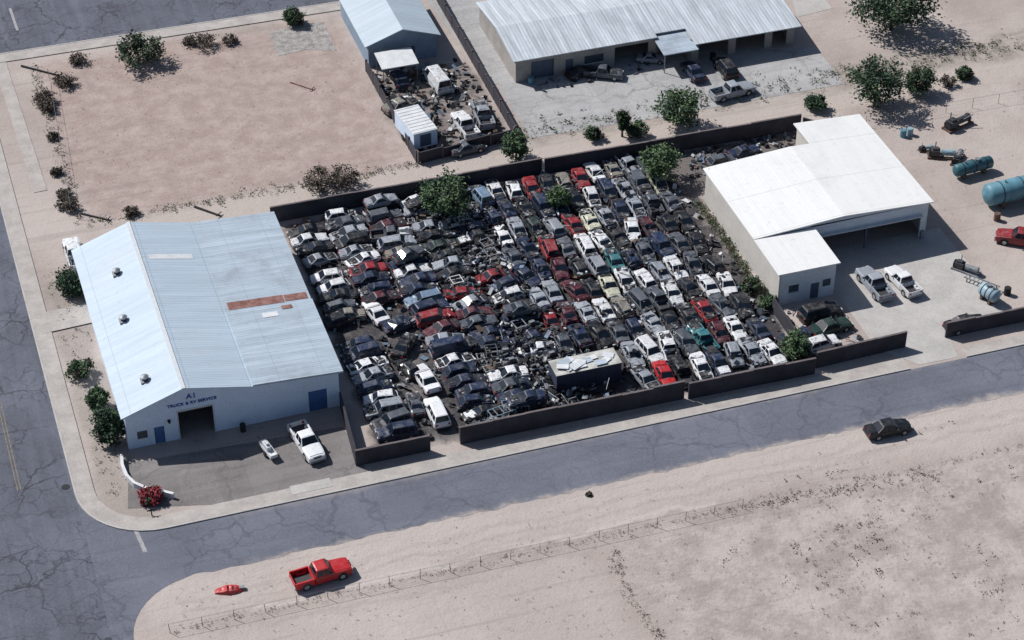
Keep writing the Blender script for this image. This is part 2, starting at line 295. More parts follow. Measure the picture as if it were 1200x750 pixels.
def build_vehicle(kind,crumple=0.0,detail=False):
    s=SPEC[kind]; L=s['L'];W=s['W']/2;hz=s['hood'];dz=s['deck'];be=s['belt'];ro=s['roof'];g0,g1,g2,g3=s['g']; r=s['r']; zb=.2+r*.15
    if crumple>.08: ro-=.12
    cr=lambda v:(v[0]+random.gauss(0,crumple),v[1]+random.gauss(0,crumple*.7),max(.1,v[2]+random.gauss(0,crumple*.6)))
    h=L/2; st=[(h,.78,.42,hz-.3),(h-.1,.9,zb,hz-.14),(h-.55,.97,zb,hz-.04),((h-.55+g0)/2,1,zb,hz),(g0,1,zb,be),((g0+g3)/2,1,zb,be)]
    pk=kind=='pickup'
    if pk: st+=[(g3-.02,1,zb,be)]
    else:
        st+=[(g3,1,zb,max(be,dz-.02))]
        if g3>-h+.45: st+=[(-h+.5,.97,zb,dz)]
        st+=[(-h+.06,.93,zb+.05,dz-.06),(-h,.86,.42,dz-.25)]
    B=MB(); rings=[]
    for x,wf,z0,z1 in st:
        w=W*wf; rings.append([(x,-w*.9,z0),(x,-w,z0+.16),(x,-w,z0+(z1-z0)*.62),(x,-w*.95,z1-.05),(x,-w*.78,z1),(x,0,z1+.03),(x,w*.78,z1),(x,w*.95,z1-.05),(x,w,z0+(z1-z0)*.62),(x,w,z0+.16),(x,w*.9,z0)])
    vs=[cr(v) for rg in rings for v in rg]; n=11; fs=[]
    for i in range(len(rings)-1):
        for j in range(n): fs.append((i*n+j,i*n+(j+1)%n,(i+1)*n+(j+1)%n,(i+1)*n+j))
    fs.append(tuple(range(n))[::-1]); fs.append(tuple((len(rings)-1)*n+j for j in range(n)))
    B.add(vs,fs,0)
    wb=W*.93; wr=W*.72; zt=ro-.05
    base=[(g0,-wb,be-.04),(g0,wb,be-.04),(g3,wb,be-.04),(g3,-wb,be-.04)]
    top=[(g1,-wr,zt),(g1,wr,zt),(g2,wr,zt),(g2,-wr,zt)]
    ins=[(g1-.12,-wr*.8,ro),(g1-.12,wr*.8,ro),(g2+.12,wr*.8,ro),(g2+.12,-wr*.8,ro)]
    cv=[cr(v) for v in base+top+ins] if crumple else base+top+ins
    B.add(cv,[(0,1,5,4),(1,2,6,5),(2,3,7,6),(3,0,4,7),(4,5,9,8),(5,6,10,9),(6,7,11,10),(7,4,8,11),(8,9,10,11)],0)
    for x in s['ax']:
        for sg in (-1,1): B.cyl((x,sg*(W-.25),r+.03),(x,sg*(W+.006),r+.03),r+.09,n=14,mi=1)
    B.box(g3 if pk else -h+.3,h-.3,-W*.8,W*.8,.2,.3,1)
    parts=[('body',B.mesh(kind+'_body',[PM['white'],M['dark']]),None)]
    def lerp(a,b,t): return tuple(a[i]+(b[i]-a[i])*t for i in range(3))
    def pane(a,b,c,d,u0,u1,v0,v1,nv,off=.012):
        q=[]
        for u,v in ((u0,v0),(u1,v0),(u1,v1),(u0,v1)):
            p=lerp(lerp(a,b,u),lerp(d,c,u),v); q.append((p[0]+nv[0]*off,p[1]+nv[1]*off,p[2]+nv[2]*off))
        q2=[(p[0]-nv[0]*.02,p[1]-nv[1]*.02,p[2]-nv[2]*.02) for p in q]
        mb=MB(); mb.add(q+q2,[(0,1,2,3),(0,4,5,1),(1,5,6,2),(2,6,7,3),(3,7,4,0)],0); return mb
    def nrm(a,b,c): return (Vector(b)-Vector(a)).cross(Vector(c)-Vector(a)).normalized()
    b0,b1,b2,b3,t0,t1,t2,t3=cv[:8]
    parts.append(('windshield',pane(b0,b1,t1,t0,.04,.96,.05,.96,nrm(b0,b1,t1),.02).mesh('windshield',M['glass']),None))
    parts.append(('rear_window',pane(b2,b3,t3,t2,.06,.94,.1,.95,nrm(b2,b3,t3),.02).mesh('rear_window',M['glass']),None))
    nw=s['nw']
    if kind=='van': us=[(.06,.27)]
    elif nw==1: us=[(.1,.8)]
    elif nw==2: us=[(.09,.5),(.55,.9)]
    else: us=[(.08,.36),(.4,.66),(.7,.93)]
    for u0,u1 in us:
        parts.append(('side_window',pane(b1,b2,t2,t1,u0,u1,.1,.9,nrm(b1,b2,t2)).mesh('side_window',M['glass']),None))
        parts.append(('side_window',pane(b0,b3,t3,t0,u0,u1,.1,.9,-nrm(b0,b3,t3)).mesh('side_window',M['glass']),None))
    xh0=g0+.08; xh1=h-.28; hm=MB(); ww=W*.76; za=be+.035; zc=hz+.045; zd=hz-.06
    xm=(h-.55+g0)/2
    hv=[(xh0,-ww,za-.02),(xh0,0,za+.01),(xh0,ww,za-.02),(xm,-ww,zc-.02),(xm,0,zc+.01),(xm,ww,zc-.02),(xh1,-ww*.95,zd+.0),(xh1,0,zd+.04),(xh1,ww*.95,zd+.0)]
    lo=[(a_,b__,c_-.05) for a_,b__,c_ in hv]
    hm.add([cr(v) for v in hv]+lo,[(0,3,4,1),(1,4,5,2),(3,6,7,4),(4,7,8,5),(6,15,16,7),(7,16,17,8),(0,9,12,3),(3,12,15,6),(2,5,14,11),(5,8,17,14)],0)
    parts.append(('hood',hm.mesh('hood',[PM['white']]),None))
    em=MB(); em.add([(a_,b__,c_+.005) for a_,b__,c_ in hv],[(0,3,4,1),(1,4,5,2),(3,6,7,4),(4,7,8,5)],0)
    for i in range(9):
        x=random.uniform(xh0+.15,xh1-.2); y=random.uniform(-ww*.7,ww*.7); d=random.uniform(.08,.2); em.box(x-d,x+d,y-d,y+d,hz-.1,hz+random.uniform(.03,.11),random.choice((1,1,2)))
    em.cyl((xm-.3,-.15,hz+.05),(xm+.4,.12,hz+.05),.12,n=8,mi=1)
    parts.append(('engine_bay',em.mesh('engine_bay',[M['dark'],M['engine'],M['rim']]),None))
    if not pk and kind not in('van','minivan','suv','hatchback'):
        tm=MB(); x0=-h+.12;x1=g3-.06; tm.box(x0,x1,-ww,ww,dz-.05,dz+.045); parts.append(('boot_lid',tm.mesh('boot_lid',[PM['white']]),None))
        tm=MB(); tm.box(x0,x1,-ww,ww,dz-.05,dz+.04); tm.box(x0+.15,x0+.5,-ww*.5,-ww*.1,dz+.04,dz+.09,1); parts.append(('open_boot',tm.mesh('open_boot',[M['dark'],M['engine']]),None))
    for sg in (-1,1):
        q=MB(); q.box(h-.14,h+.015,sg*W*.62-.17,sg*W*.62+.17,hz-.34,hz-.17); parts.append(('headlight',q.mesh('headlight',M['lamp']),None))
        q=MB(); q.box(-h-.015,-h+.12,sg*W*.72-.1,sg*W*.72+.1,dz-.34,dz-.12); parts.append(('tail_light',q.mesh('tail_light',M['tail']),None))
    q=MB(); q.box(h-.1,h+.07,-W*.88,W*.88,.36,.52); q.box(h-.2,h-.05,-W*.93,W*.93,.38,.5); parts.append(('front_bumper',q.mesh('front_bumper',M['chrome' if pk or kind=='van' else 'plastic']),None))
    q=MB(); q.box(-h-.07,-h+.1,-W*.88,W*.88,.36,.52); parts.append(('rear_bumper',q.mesh('rear_bumper',M['chrome' if pk or kind=='van' else 'plastic']),None))
    if pk:
        q=MB(); x0=-h+.06;x1=g3-.1; q.box(x0,x1,-W*.97,W*.97,.5,.62,1)
        for sg in (-1,1):
            q.box(x0,x1,sg*W*.93-.07,sg*W*.93+.07,.45,be); q.box(s['ax'][1]-.45,s['ax'][1]+.45,sg*W*.75-.12,sg*W*.75+.12,.62,.85)
            q.cyl((s['ax'][1],sg*(W-.2),r+.03),(s['ax'][1],sg*(W+.02),r+.03),r+.09,n=14,mi=1)
        q.box(x1-.07,x1,-W*.86,W*.86,.62,be); parts.append(('bed',q.mesh('bed',[PM['white'],M['plastic']]),None))
        q=MB(); q.box(-h,-h+.055,-W*.86,W*.86,.55,be-.01); parts.append(('tailgate',q.mesh('tailgate',[PM['white']]),None))
    for sg in (-1,1):
        q=MB(); q.box(g0-.42,g0-.28,sg*(W+.07)-.08,sg*(W+.07)+.08,be,be+.14); parts.append(('mirror',q.mesh('mirror',[M['plastic']]),None))
    if detail:
        q=MB(); q.box(h-.06,h+.02,-W*.4,W*.4,hz-.34,hz-.2); parts.append(('grille',q.mesh('grille',M['dark']),None))
    wm=MB(); wm.cyl((0,-.11,0),(0,.11,0),r,n=16,mi=0)
    if not detail: wm.cyl((0,-.118,0),(0,.118,0),r*.6,n=12,mi=1)
    rm=MB(); rm.cyl((0,-.125,0),(0,.125,0),r*.62,n=14)
    for i in range(5):
        a=2*PI*i/5; rm.box(-.03,.03,-.13,.13,.03,r*.6,0,Matrix.Rotation(a,4,'Y'))
    wme=wm.mesh('wheel',[M['black'],M['rim']],False); rme=rm.mesh('rim',M['rim'])
    for x in s['ax']:
        for sg in (-1,1): parts.append(('wheel',wme,(x,sg*(W-.1),r),rme if detail else None))
    return parts
PRO={}
for k in SPEC:
    PRO[k,0]=build_vehicle(k); PRO[k,1]=build_vehicle(k,.06); PRO[k,2]=build_vehicle(k,0,True); PRO[k,3]=build_vehicle(k,.1)
def setmat(o,i,m_):
    o.material_slots[i].link='OBJECT'; o.material_slots[i].material=m_
NAMES={'sedan':'parked_car','coupe':'parked_car','hatchback':'parked_car','suv':'sport_utility_vehicle','minivan':'minivan','van':'cargo_van','pickup':'pickup_truck'}
CATS={'sedan':'car','coupe':'car','hatchback':'car','suv':'car','minivan':'minivan','van':'van','pickup':'pickup truck'}
def vehicle(kind,var,x,y,rz,colour,label,group=None,drop=(),z=0.0,hoodless=False,hoodcol=None,mats=None,scale=None,bootless=False):
    name=NAMES[kind] if not group or kind not in('sedan','coupe','hatchback') else 'scrap_car'
    o=thing(name,label,CATS[kind],(x,y,z),rz,group)
    if scale: o.scale=(scale,)*3
    pm=(mats or PM)[colour]; wn_=0
    for p in PRO[kind,var]:
        nm,me,loc=p[:3]
        if nm in drop and nm!='wheel': continue
        if nm=='hood' and hoodless: continue
        if nm=='engine_bay' and not hoodless: continue
        if nm=='boot_lid' and bootless: continue
        if nm=='open_boot' and not bootless: continue
        if nm=='wheel':
            wn_+=1
            if 'wheel' in drop or ('wheel%d'%wn_) in drop: continue
        c=link(nm,me,o)
        if loc: c.location=loc
        if nm in('body','boot_lid','bed','tailgate'): setmat(c,0,pm)
        if nm=='hood':
            setmat(c,0,PM[hoodcol] if hoodcol else pm)
            if hoodcol: c['label']='%s hood on a %s vehicle'%(hoodcol,colour)
        if len(p)>3 and p[3]: link('rim',p[3],c)
    return o
ORD=['zeroth','first','second','third','fourth','fifth','sixth','seventh','eighth','ninth','tenth','eleventh','twelfth','thirteenth','fourteenth','fifteenth','sixteenth','seventeenth','eighteenth','nineteenth','twentieth','twenty-first','twenty-second','twenty-third','twenty-fourth']
slots=[]
def blocked(x,y):
    if -.7<x<8.2 and -15.0<y<-8.6: return True           # container
    for px,py,r in ((524,252,1.7),(772,207,1.5),(931,420,1.3)):
        if (Vector((x,y))-Vector(P(px,py)[:2])).length<r: return True
    return False
def column(x,y0,y1,pitch,ang,ci,ref,jx=.25,skip=0.02,ja=.1):
    k=0;y=y0
    while y>y1:
        xx=x+random.uniform(-jx,jx); yy=y+random.uniform(-.1,.1)
        if not blocked(xx,yy) and random.random()>skip:
            k+=1; a=ang+random.gauss(0,ja)+(PI if random.random()<.5 else 0)
            slots.append([xx,yy,a,ci,k,ref])
        y-=pitch*random.uniform(.98,1.05)
column(-16.9,23.8,4.2,1.80,0,1,'long metal building',.2)
column(-12.5,23.8,6.2,1.80,.05,2,'long metal building',.2)
column(-7.9,23.8,-15.6,1.80,.03,3,'long metal building',.18)
column(-3.6,23.8,-15.6,1.80,0,4,'long metal building',.2,.02)
column(.6,23.8,-8.2,1.84,.05,5,'long metal building',.25,.03)
xs=[3.6+i*2.03 for i in range(11)]
for i,x in enumerate(xs):
    column(x,22.6+random.uniform(-.6,.6),-15.7,4.02,PI/2,11-i,'white building',.14,.015,.085)
lo=[]; y=.5
while y>-15.9: lo.append([-16.9+random.uniform(-.2,.2),y,random.gauss(0,.07)+(PI if random.random()<.5 else 0)]); y-=1.88
colw=[('white',12),('silver',13),('grey',20),('black',27),('dark blue',20),('red',1.6),('maroon',3),('tan',3),('dark green',3),('pale blue',4),('teal',.6),('cream',.7)]
def pickcol():
    t=random.uniform(0,sum(b_ for a,b_ in colw))
    for a,b_ in colw:
        t-=b_
        if t<=0: return a
    return 'grey'
ov=[((427,322),'red'),((440,345),'maroon'),((690,212),'red'),((660,255),'red'),((635,228),'red'),((835,375),'red'),((640,378),'red'),((655,318),'maroon'),((675,340),'maroon'),((720,345),'cream'),((710,372),'white'),((757,320),'white'),((783,315),'white'),((850,340),'white'),((862,372),'white'),((770,415),'white'),((640,335),'silver'),((820,335),'white'),((745,265),'white'),((700,210),'white'),((495,320),'white'),((465,262),'maroon'),((472,242),'white'),((485,268),'silver'),((380,300),'silver'),((375,320),'white'),((370,275),'white'),((430,268),'silver'),((515,370),'red'),((510,383),'maroon'),((525,400),'silver'),((600,265),'silver'),((578,275),'white'),((730,405),'silver'),((905,400),'white'),((880,405),'silver'),((700,290),'white'),((620,345),'silver'),((560,232),'pale blue'),((510,350),'pale blue'),((790,448),'bright red')]
fixed={}
for (px,py),cname in ov:
    q=P(px,py+5); best=min(range(len(slots)),key=lambda i:(slots[i][0]-q.x)**2+(slots[i][1]-q.y)**2+(1e6 if i in fixed else 0))
    fixed[best]=cname
def pickkind(): return random.choices(['sedan','coupe','hatchback','suv','minivan','pickup','van'],[40,17,18,9,5,7,.4])[0]
YG='scrap vehicles packed in rows inside the walled yard'
def junk(kind,x,y,a,cn,lab,z=0,clean=False):
    hl=random.random()<.48 and not clean; drop=set()
    if random.random()<.3:
        for i in range(1,5):
            if random.random()<.7: drop.add('wheel%d'%i)
    bl=random.random()<.4 and not clean
    if random.random()<.3: drop.add('front_bumper')
    if random.random()<.25: drop.add('headlight')
    if random.random()<.2: drop.add('mirror')
    hc=random.choice(['white','grey','black','silver','dark blue']) if (not hl and random.random()<.16 and not clean) else None
    o=vehicle(kind,0 if clean else random.choice((0,1,1,3)),x,y,a,cn,lab(hl),YG,drop,z,hl,hc,scale=.89 if kind not in('pickup','van','minivan') else .82,bootless=bl)
    o.rotation_euler=(random.gauss(0,.04),random.gauss(0,.03),a)
    o.location.z=z+(-.12 if len([d for d in drop if d.startswith('wheel')])>2 else 0)
    return o
ncar=0
for i,(x,y,a,ci,k,ref) in enumerate(slots):
    cn=fixed.get(i) or pickcol(); kind='sedan' if (i in fixed and random.random()<.6) else pickkind()
    if ci in(4,5) and ref.startswith('long') and random.random()<.25 and i not in fixed:
        slots[i].append(1); continue
    junk(kind,x,y,a,cn,lambda hl:'%s %s%s, %s from back wall in %s row from %s'%(cn,'hoodless ' if hl else '',kind,ORD[k],ORD[ci],ref),clean=(i in fixed and cn=='white')); ncar+=1
for k,(x,y,a) in enumerate(lo):
    cn={2:'white',3:'silver',5:'white',6:'silver'}.get(k) or random.choice(['black','grey','dark blue'])
    junk(random.choice(['sedan','suv','hatchback']),x,y,a,cn,lambda hl:'%s %scar, %s from the rear in short row behind the left front wall'%(cn,'hoodless ' if hl else '',ORD[k+1])); ncar+=1
ns=0
for i,s_ in enumerate(slots):
    if len(s_)==6 and i not in fixed and s_[5].startswith('long') and random.random()<.09 and ns<11:
        ns+=1; x,y,a,ci,k,ref=s_; cn=random.choice(['silver','grey','dark blue','black'])
        junk('coupe',x+.1,y,a+.12,cn,lambda hl:'%s coupe stacked on top of %s car in %s row from %s'%(cn,ORD[k],ORD[ci],ref),z=1.1); ncar+=1
print('YARD CARS',ncar)
def at(kind,var,px,py,rz,cn,lab,**k):
    q=P(px,py); return vehicle(kind,var,q.x,q.y,rz,cn,lab,**k)
at('sedan',2,499,449,PI/2+.1,'white','white sedan in the aisle behind the open gate, farther from the street',mats=PC)
at('suv',2,512,489,PI/2,'white','white car nearest the open gate, facing along the aisle',mats=PC,scale=.95)
at('coupe',0,441,371,PI/2+.15,'white','white coupe parked crosswise alone on bare ground beside the long metal building',mats=PC)
at('hatchback',0,400,380,.2,'black','black hatchback on the oily aisle, closest to the metal building side wall',scale=.92)
at('sedan',1,474,410,.9,'black','black wrecked sedan askew at the rear end of the gate aisle',hoodless=True,scale=.9)
at('coupe',3,470,384,.2,'dark blue','dark blue crushed coupe beside the lone white coupe',hoodless=True,scale=.88)
at('hatchback',1,478,436,PI/2+.3,'black','black wrecked hatchback left of the farther white aisle sedan',scale=.85)
at('coupe',1,487,478,PI/2-.1,'grey','grey wrecked coupe left of the nearest white aisle car',hoodless=True,scale=.85)
at('pickup',2,377,678,.10,'bright red','bright red pickup truck parked alone on the dirt verge',mats=PC)
at('sedan',2,1040,507,-.02,'black','black sedan on the main road at the right',mats=PC)
at('pickup',2,360,524,-PI/2+.14,'white','white pickup truck parked in front of the long metal building',mats=PC)
at('pickup',2,1024,338,PI/2+.05,'silver','silver pickup truck with open dark bed parked before the workshop bays',mats=PC)
at('pickup',2,1057,335,PI/2+.1,'white','white pickup truck parked on concrete right of the silver pickup',mats=PC,scale=.93)
at('suv',0,960,372,.1,'black','black vehicle beside the front wing of the white building')
at('sedan',0,973,388,.12,'dark green','dark green sedan parked inside the wall right of the yard',mats=PC)
at('hatchback',1,962,408,.1,'white','white wrecked car behind the front wall below the green sedan')
at('coupe',1,938,400,.7,'dark blue','dark blue wrecked coupe below the front wing of white building',scale=.9)
at('pickup',0,1196,285,-.6+PI,'red','red pickup truck cut by the right edge beside the tanks')
at('sedan',0,1131,384,.06,'black','black sedan parked close behind the right front wall')
at('pickup',0,88,303,PI/2,'white','white pickup truck parked by the far corner of the long metal building')
at('van',0,512,100,PI/2+.1,'white','white van parked below the blue roofed house')
at('pickup',0,545,152,PI/2+.05,'white','white truck in the small scrap lot, beside the box trailer')
at('pickup',1,566,140,PI/2-.1,'silver','silver pickup truck against the right wall of the small scrap lot',hoodless=True)
at('sedan',1,470,128,.3,'tan','tan wrecked car near left fence of the small scrap lot',hoodless=True)
at('coupe',1,548,178,.1,'grey','grey wrecked coupe at the near end of the small scrap lot',hoodless=True)
at('hatchback',0,468,97,PI/2,'dark blue','dark blue car under the white awning of the small house')
at('pickup',1,707,90,-.5,'grey','grey wrecked pickup nearest the left bays of corrugated warehouse',hoodless=True,scale=.85)
at('coupe',1,763,72,-.4,'silver','small silver car at the middle bay of the corrugated warehouse',scale=.85)
at('pickup',2,858,112,.12,'silver','silver pickup truck parked across the concrete lot near the verge',mats=PC)
at('sedan',0,812,88,PI/2,'dark blue','dark blue car in front of the projecting warehouse canopy')
at('suv',0,850,85,PI/2,'black','black vehicle in front of right warehouse bays')
at('coupe',1,680,88,.3,'black','black wrecked coupe before the left part of corrugated warehouse',hoodless=True,scale=.9)
at('coupe',1,872,182,.1,'dark blue','dark blue wreck in the narrow yard behind the white building',scale=.9)
at('hatchback',1,845,193,.1,'grey','grey wrecked car in the narrow yard behind the white building',scale=.9)
# ---------------------------------------------------------------- stripped frames
M['rust']=mat('rusty_steel',(.12,.075,.055),.85,.5,3); M['steel']=mat('grey_steel',(.22,.24,.26),.6,.35,2,.2); M['pblue']=mat('weathered_pale_blue',(.25,.38,.45),.6,.25,1.5)
q=MB()
for sg in(-1,1): q.box(-2,2,sg*.45-.06,sg*.45+.06,.32,.46)
for x in(-1.9,-1.2,-.4,.5,1.3,1.9): q.box(x-.05,x+.05,-.45,.45,.34,.44)
q1=q.mesh('chassis_rail',M['steel']); q=MB(); q.box(.7,1.5,-.3,.3,.4,.85,0); q.cyl((.2,0,.5),(.7,0,.5),.2,n=8,mi=1); q.box(.8,1.4,-.18,.18,.85,1.0,1)
q2=q.mesh('engine_block',[M['engine'],M['steel']])
q=MB(); q.cyl((0,-.75,.33),(0,.75,.33),.06,n=8); q.cyl((-.12,0,.33),(.12,0,.33),.16,n=8); q3=q.mesh('axle',M['steel'])
q=MB(); q.cyl((0,-.1,0),(0,.1,0),.33,n=14); q4=q.mesh('wheel',M['black'])
q=MB(); q.box(-.9,-.4,-.24,.24,.46,.62); q.box(-1.02,-.88,-.24,.24,.5,1.1); q5=q.mesh('seat',M['seat'])
q=MB(); q.box(-2.05,-1.1,-.8,.8,.5,.56); q.box(-2.05,-1.1,-.8,-.74,.5,.9); q.box(-2.05,-1.1,.74,.8,.5,.9); q6=q.mesh('rear_panel',[PM['white']])
q=MB()
for sg in(-1,1): q.box(-1.05,.2,sg*.65-.04,sg*.65+.04,1.2,1.27); q.cyl((-1.05,sg*.65,1.22),(-1.6,sg*.75,.7),.035,n=5); q.cyl((.2,sg*.65,1.22),(.8,sg*.75,.7),.035,n=5); q.box(-1.6,.8,sg*.76-.03,sg*.76+.03,.62,.72)
q.box(-1.05,-.98,-.65,.65,1.2,1.26); q.box(.13,.2,-.65,.65,1.2,1.26); q7=q.mesh('roof_frame',[PM['silver']])
for s_ in slots:
    if len(s_)<7: continue
    x,y,a,ci,k,ref=s_[:6]
    o=thing('stripped_chassis','stripped chassis with bare engine, %s from back wall in %s row from metal building'%(ORD[k],ORD[ci]),'car chassis',(x,y,0),a,'stripped chassis among the scrap cars')
    for nm,me in (('chassis_rail',q1),('engine_block',q2)): link(nm,me,o)
    for xx in(-1.4,1.3): link('axle',q3,o).location=(xx,0,0)
    for sg in(-1,1): link('seat',q5,o).location=(0,sg*.4,0)
    if random.random()<.7: setmat(link('rear_panel',q6,o),0,PM[pickcol()])
    if random.random()<.7: setmat(link('roof_frame',q7,o),0,PM[random.choice(['silver','white','pale blue','grey'])])
    for xx in(-1.4,1.3):
        for sg in(-1,1):
            if random.random()<.6: link('wheel',q4,o).location=(xx,sg*.78,.33)
# ---------------------------------------------------------------- scrap and weeds (uncountable)
g=MB()
def scrapbit(x,y,z=0,k=1.0):
    if -13.4<x<-10.8 and y<4: return
    if x<-10 and 1.6<y<3.6: return
    t=random.random(); mi=random.choice((0,0,0,1,2,2,6,6,3,5,7)); Mx=Matrix.Translation((x,y,z+.12))@Matrix.Rotation(random.uniform(0,6),4,'Z')@Matrix.Rotation(random.gauss(0,.5),4,'X')@Matrix.Rotation(random.gauss(0,.4),4,'Y')
    if t<.4: a=random.uniform(.15,.6)*k;b2=random.uniform(.1,.4)*k; g.box(-a,a,-b2,b2,0,.04,mi,Mx)
    elif t<.7: a=random.uniform(.08,.25)*k; g.box(-a,a,-a*.7,a*.7,-.1,random.uniform(.05,.3),mi,Mx)
    elif t<.85: g.cyl(Mx@Vector((0,0,0)),Mx@Vector((0,0,.2)),.3,n=9,mi=0)
    else: g.cyl(Mx@Vector((-.7,0,0)),Mx@Vector((.7,0,.1)),.04,n=5,mi=mi)
for i in range(2400): scrapbit(random.uniform(-18.9,26.3),random.uniform(-16.6,24.8))
for i in range(800): scrapbit(random.gauss(0,2.2),random.uniform(-16,22),random.uniform(0,.9),.8)
for i in range(340): scrapbit(random.uniform(-6,26),random.uniform(-15,22),random.uniform(.7,1.2),.6)
for i in range(200): scrapbit(random.uniform(-9.5,0),random.uniform(-17,-14.5),random.uniform(0,.5))
for i in range(320): scrapbit(random.uniform(-.5,10.8),random.uniform(33,53),random.uniform(0,.4))
for i in range(160): scrapbit(random.uniform(28,44),random.uniform(19,24.3))
for i in range(60): scrapbit(random.uniform(27.8,34),random.uniform(-16,-8))
for i in range(40): scrapbit(random.uniform(18,34),random.uniform(42.5,45),0,.7)
o=link('scrap',g.mesh('scrap',[M['dark'],M['rust'],M['steel'],PM['white'],PM['red'],PM['pale blue'],PM['grey'],PM['dark blue']])); o['kind']='stuff'; tag(o,'loose scrap panels, tyres and parts littering ground between the wrecked cars','scrap')
M['leaf1']=mat('leaf_mid',(.055,.105,.045),.8,.5,1.5); M['leaf2']=mat('leaf_dark',(.024,.054,.03),.8,.4,1.5); M['leaf3']=mat('leaf_light',(.10,.16,.075),.8,.4,1.5)
M['dry1']=mat('dry_twig',(.12,.10,.08),.9,.4,2); M['dry2']=mat('dry_twig_dark',(.05,.042,.036),.9,.4,2); M['bark']=mat('bark',(.11,.085,.065),.95,.3,3,bump=.03)
M['flower']=mat('red_bracts',(.30,.03,.05),.8,.4,2)
def tuft(g,x,y,r,mis=(0,1),n=7,h=.8,z=0):
    for i in range(n):
        a=random.uniform(0,2*PI); d=random.uniform(.1,1)*r; zz=z+random.uniform(0,h)*r; s_=r*random.uniform(.3,.6)
        p=Vector((x+math.cos(a)*d,y+math.sin(a)*d,zz)); u=Vector((random.gauss(0,1),random.gauss(0,1),random.gauss(0,.6))).normalized()*s_; v=Vector((random.gauss(0,1),random.gauss(0,1),random.gauss(0,1))).normalized()*s_
        g.add([p-u*.5,p+u*.5,p+v],[(0,1,2)],random.choice(mis))
g=MB()
for i in range(30000):
    x=random.uniform(-20,75); y=random.uniform(-64,-29.5)
    f=mnoise.noise(Vector((x*.06,y*.10,3)))*.5+.5; f2=mnoise.noise(Vector((x*.3,y*.35,9)))*.5+.5
    den=(max(0,f-.42)*2.2*max(.15,f2*1.6-.3)+max(0,f2-.6)*1.2)*min(1,max(.04,(x+4)/24))
    if y>-34: den*=.25
    if random.random()<den*.9:
        tuft(g,x,y,random.choice((.08,.11,.14,.18,.24,.36)),(0,1,1),6)
for i in range(500):
    q=P(random.uniform(200,1200),random.uniform(560,750))
    if q.y>-28.8: continue
    tuft(g,q.x,q.y,random.uniform(.08,.2),(0,1))
for i in range(520):
    t=random.random(); q=P(200+1000*t,740-218*t); tuft(g,q.x+random.gauss(0,.3),q.y+random.gauss(0,.25),random.uniform(.08,.22),(0,1))
for i in range(110):
    t=random.random(); q=P(722+60*t*t+random.gauss(0,5),640+112*t); tuft(g,q.x,q.y,random.uniform(.1,.3),(0,1,1))
for i in range(130):
    t=random.random(); q=P(850+250*t+random.gauss(0,5),600-45*t+random.gauss(0,4)); tuft(g,q.x,q.y,random.uniform(.1,.34),(0,1,1))
o=link('desert_scrub',g.mesh('desert_scrub',[M['dry1'],M['dry2']])); o['kind']='stuff'; tag(o,'tiny dry scrub tufts dotted over the open desert field','scrub')
g=MB()
for i in range(520):
    x=random.uniform(12,90); y=random.gauss(34.2,1.3)
    if y<31.6: continue
    tuft(g,x,y,random.uniform(.2,.6),(0,1,2,2),8)
for i in range(260): tuft(g,random.uniform(-40,-1),random.gauss(31.8,.4),random.uniform(.15,.5),(0,2,2),7)
for i in range(190): tuft(g,-40.6+random.gauss(0,.4),random.uniform(32,68),random.uniform(.15,.5),(2,3,3),7)
for i in range(420): tuft(g,random.gauss(27.1,.28),random.uniform(-7,14),random.uniform(.2,.55),(0,1,2,2),8)
for i in range(420): tuft(g,random.uniform(-40,-2),random.uniform(33,70),random.uniform(.07,.2),(2,3),5)
for i in range(150): tuft(g,random.uniform(-46,-43.2),random.uniform(-15,24),random.uniform(.1,.4),(0,2,3),6)
for i in range(150): tuft(g,random.uniform(-10,26),random.uniform(-17,24),random.uniform(.15,.4),(0,1,2),7,z=.1)
for i in range(90): tuft(g,random.gauss(3.0,2),random.uniform(-17,-15.5),random.uniform(.2,.5),(0,1,2),7,z=.1)
for i in range(200): tuft(g,random.uniform(50,75),random.uniform(0,30),random.uniform(.08,.22),(2,3),5)
o=link('weeds',g.mesh('weeds',[M['leaf1'],M['leaf3'],M['dry1'],M['dry2']])); o['kind']='stuff'; tag(o,'patchy green and dry weeds along walls, fences and the alley verge','weeds')
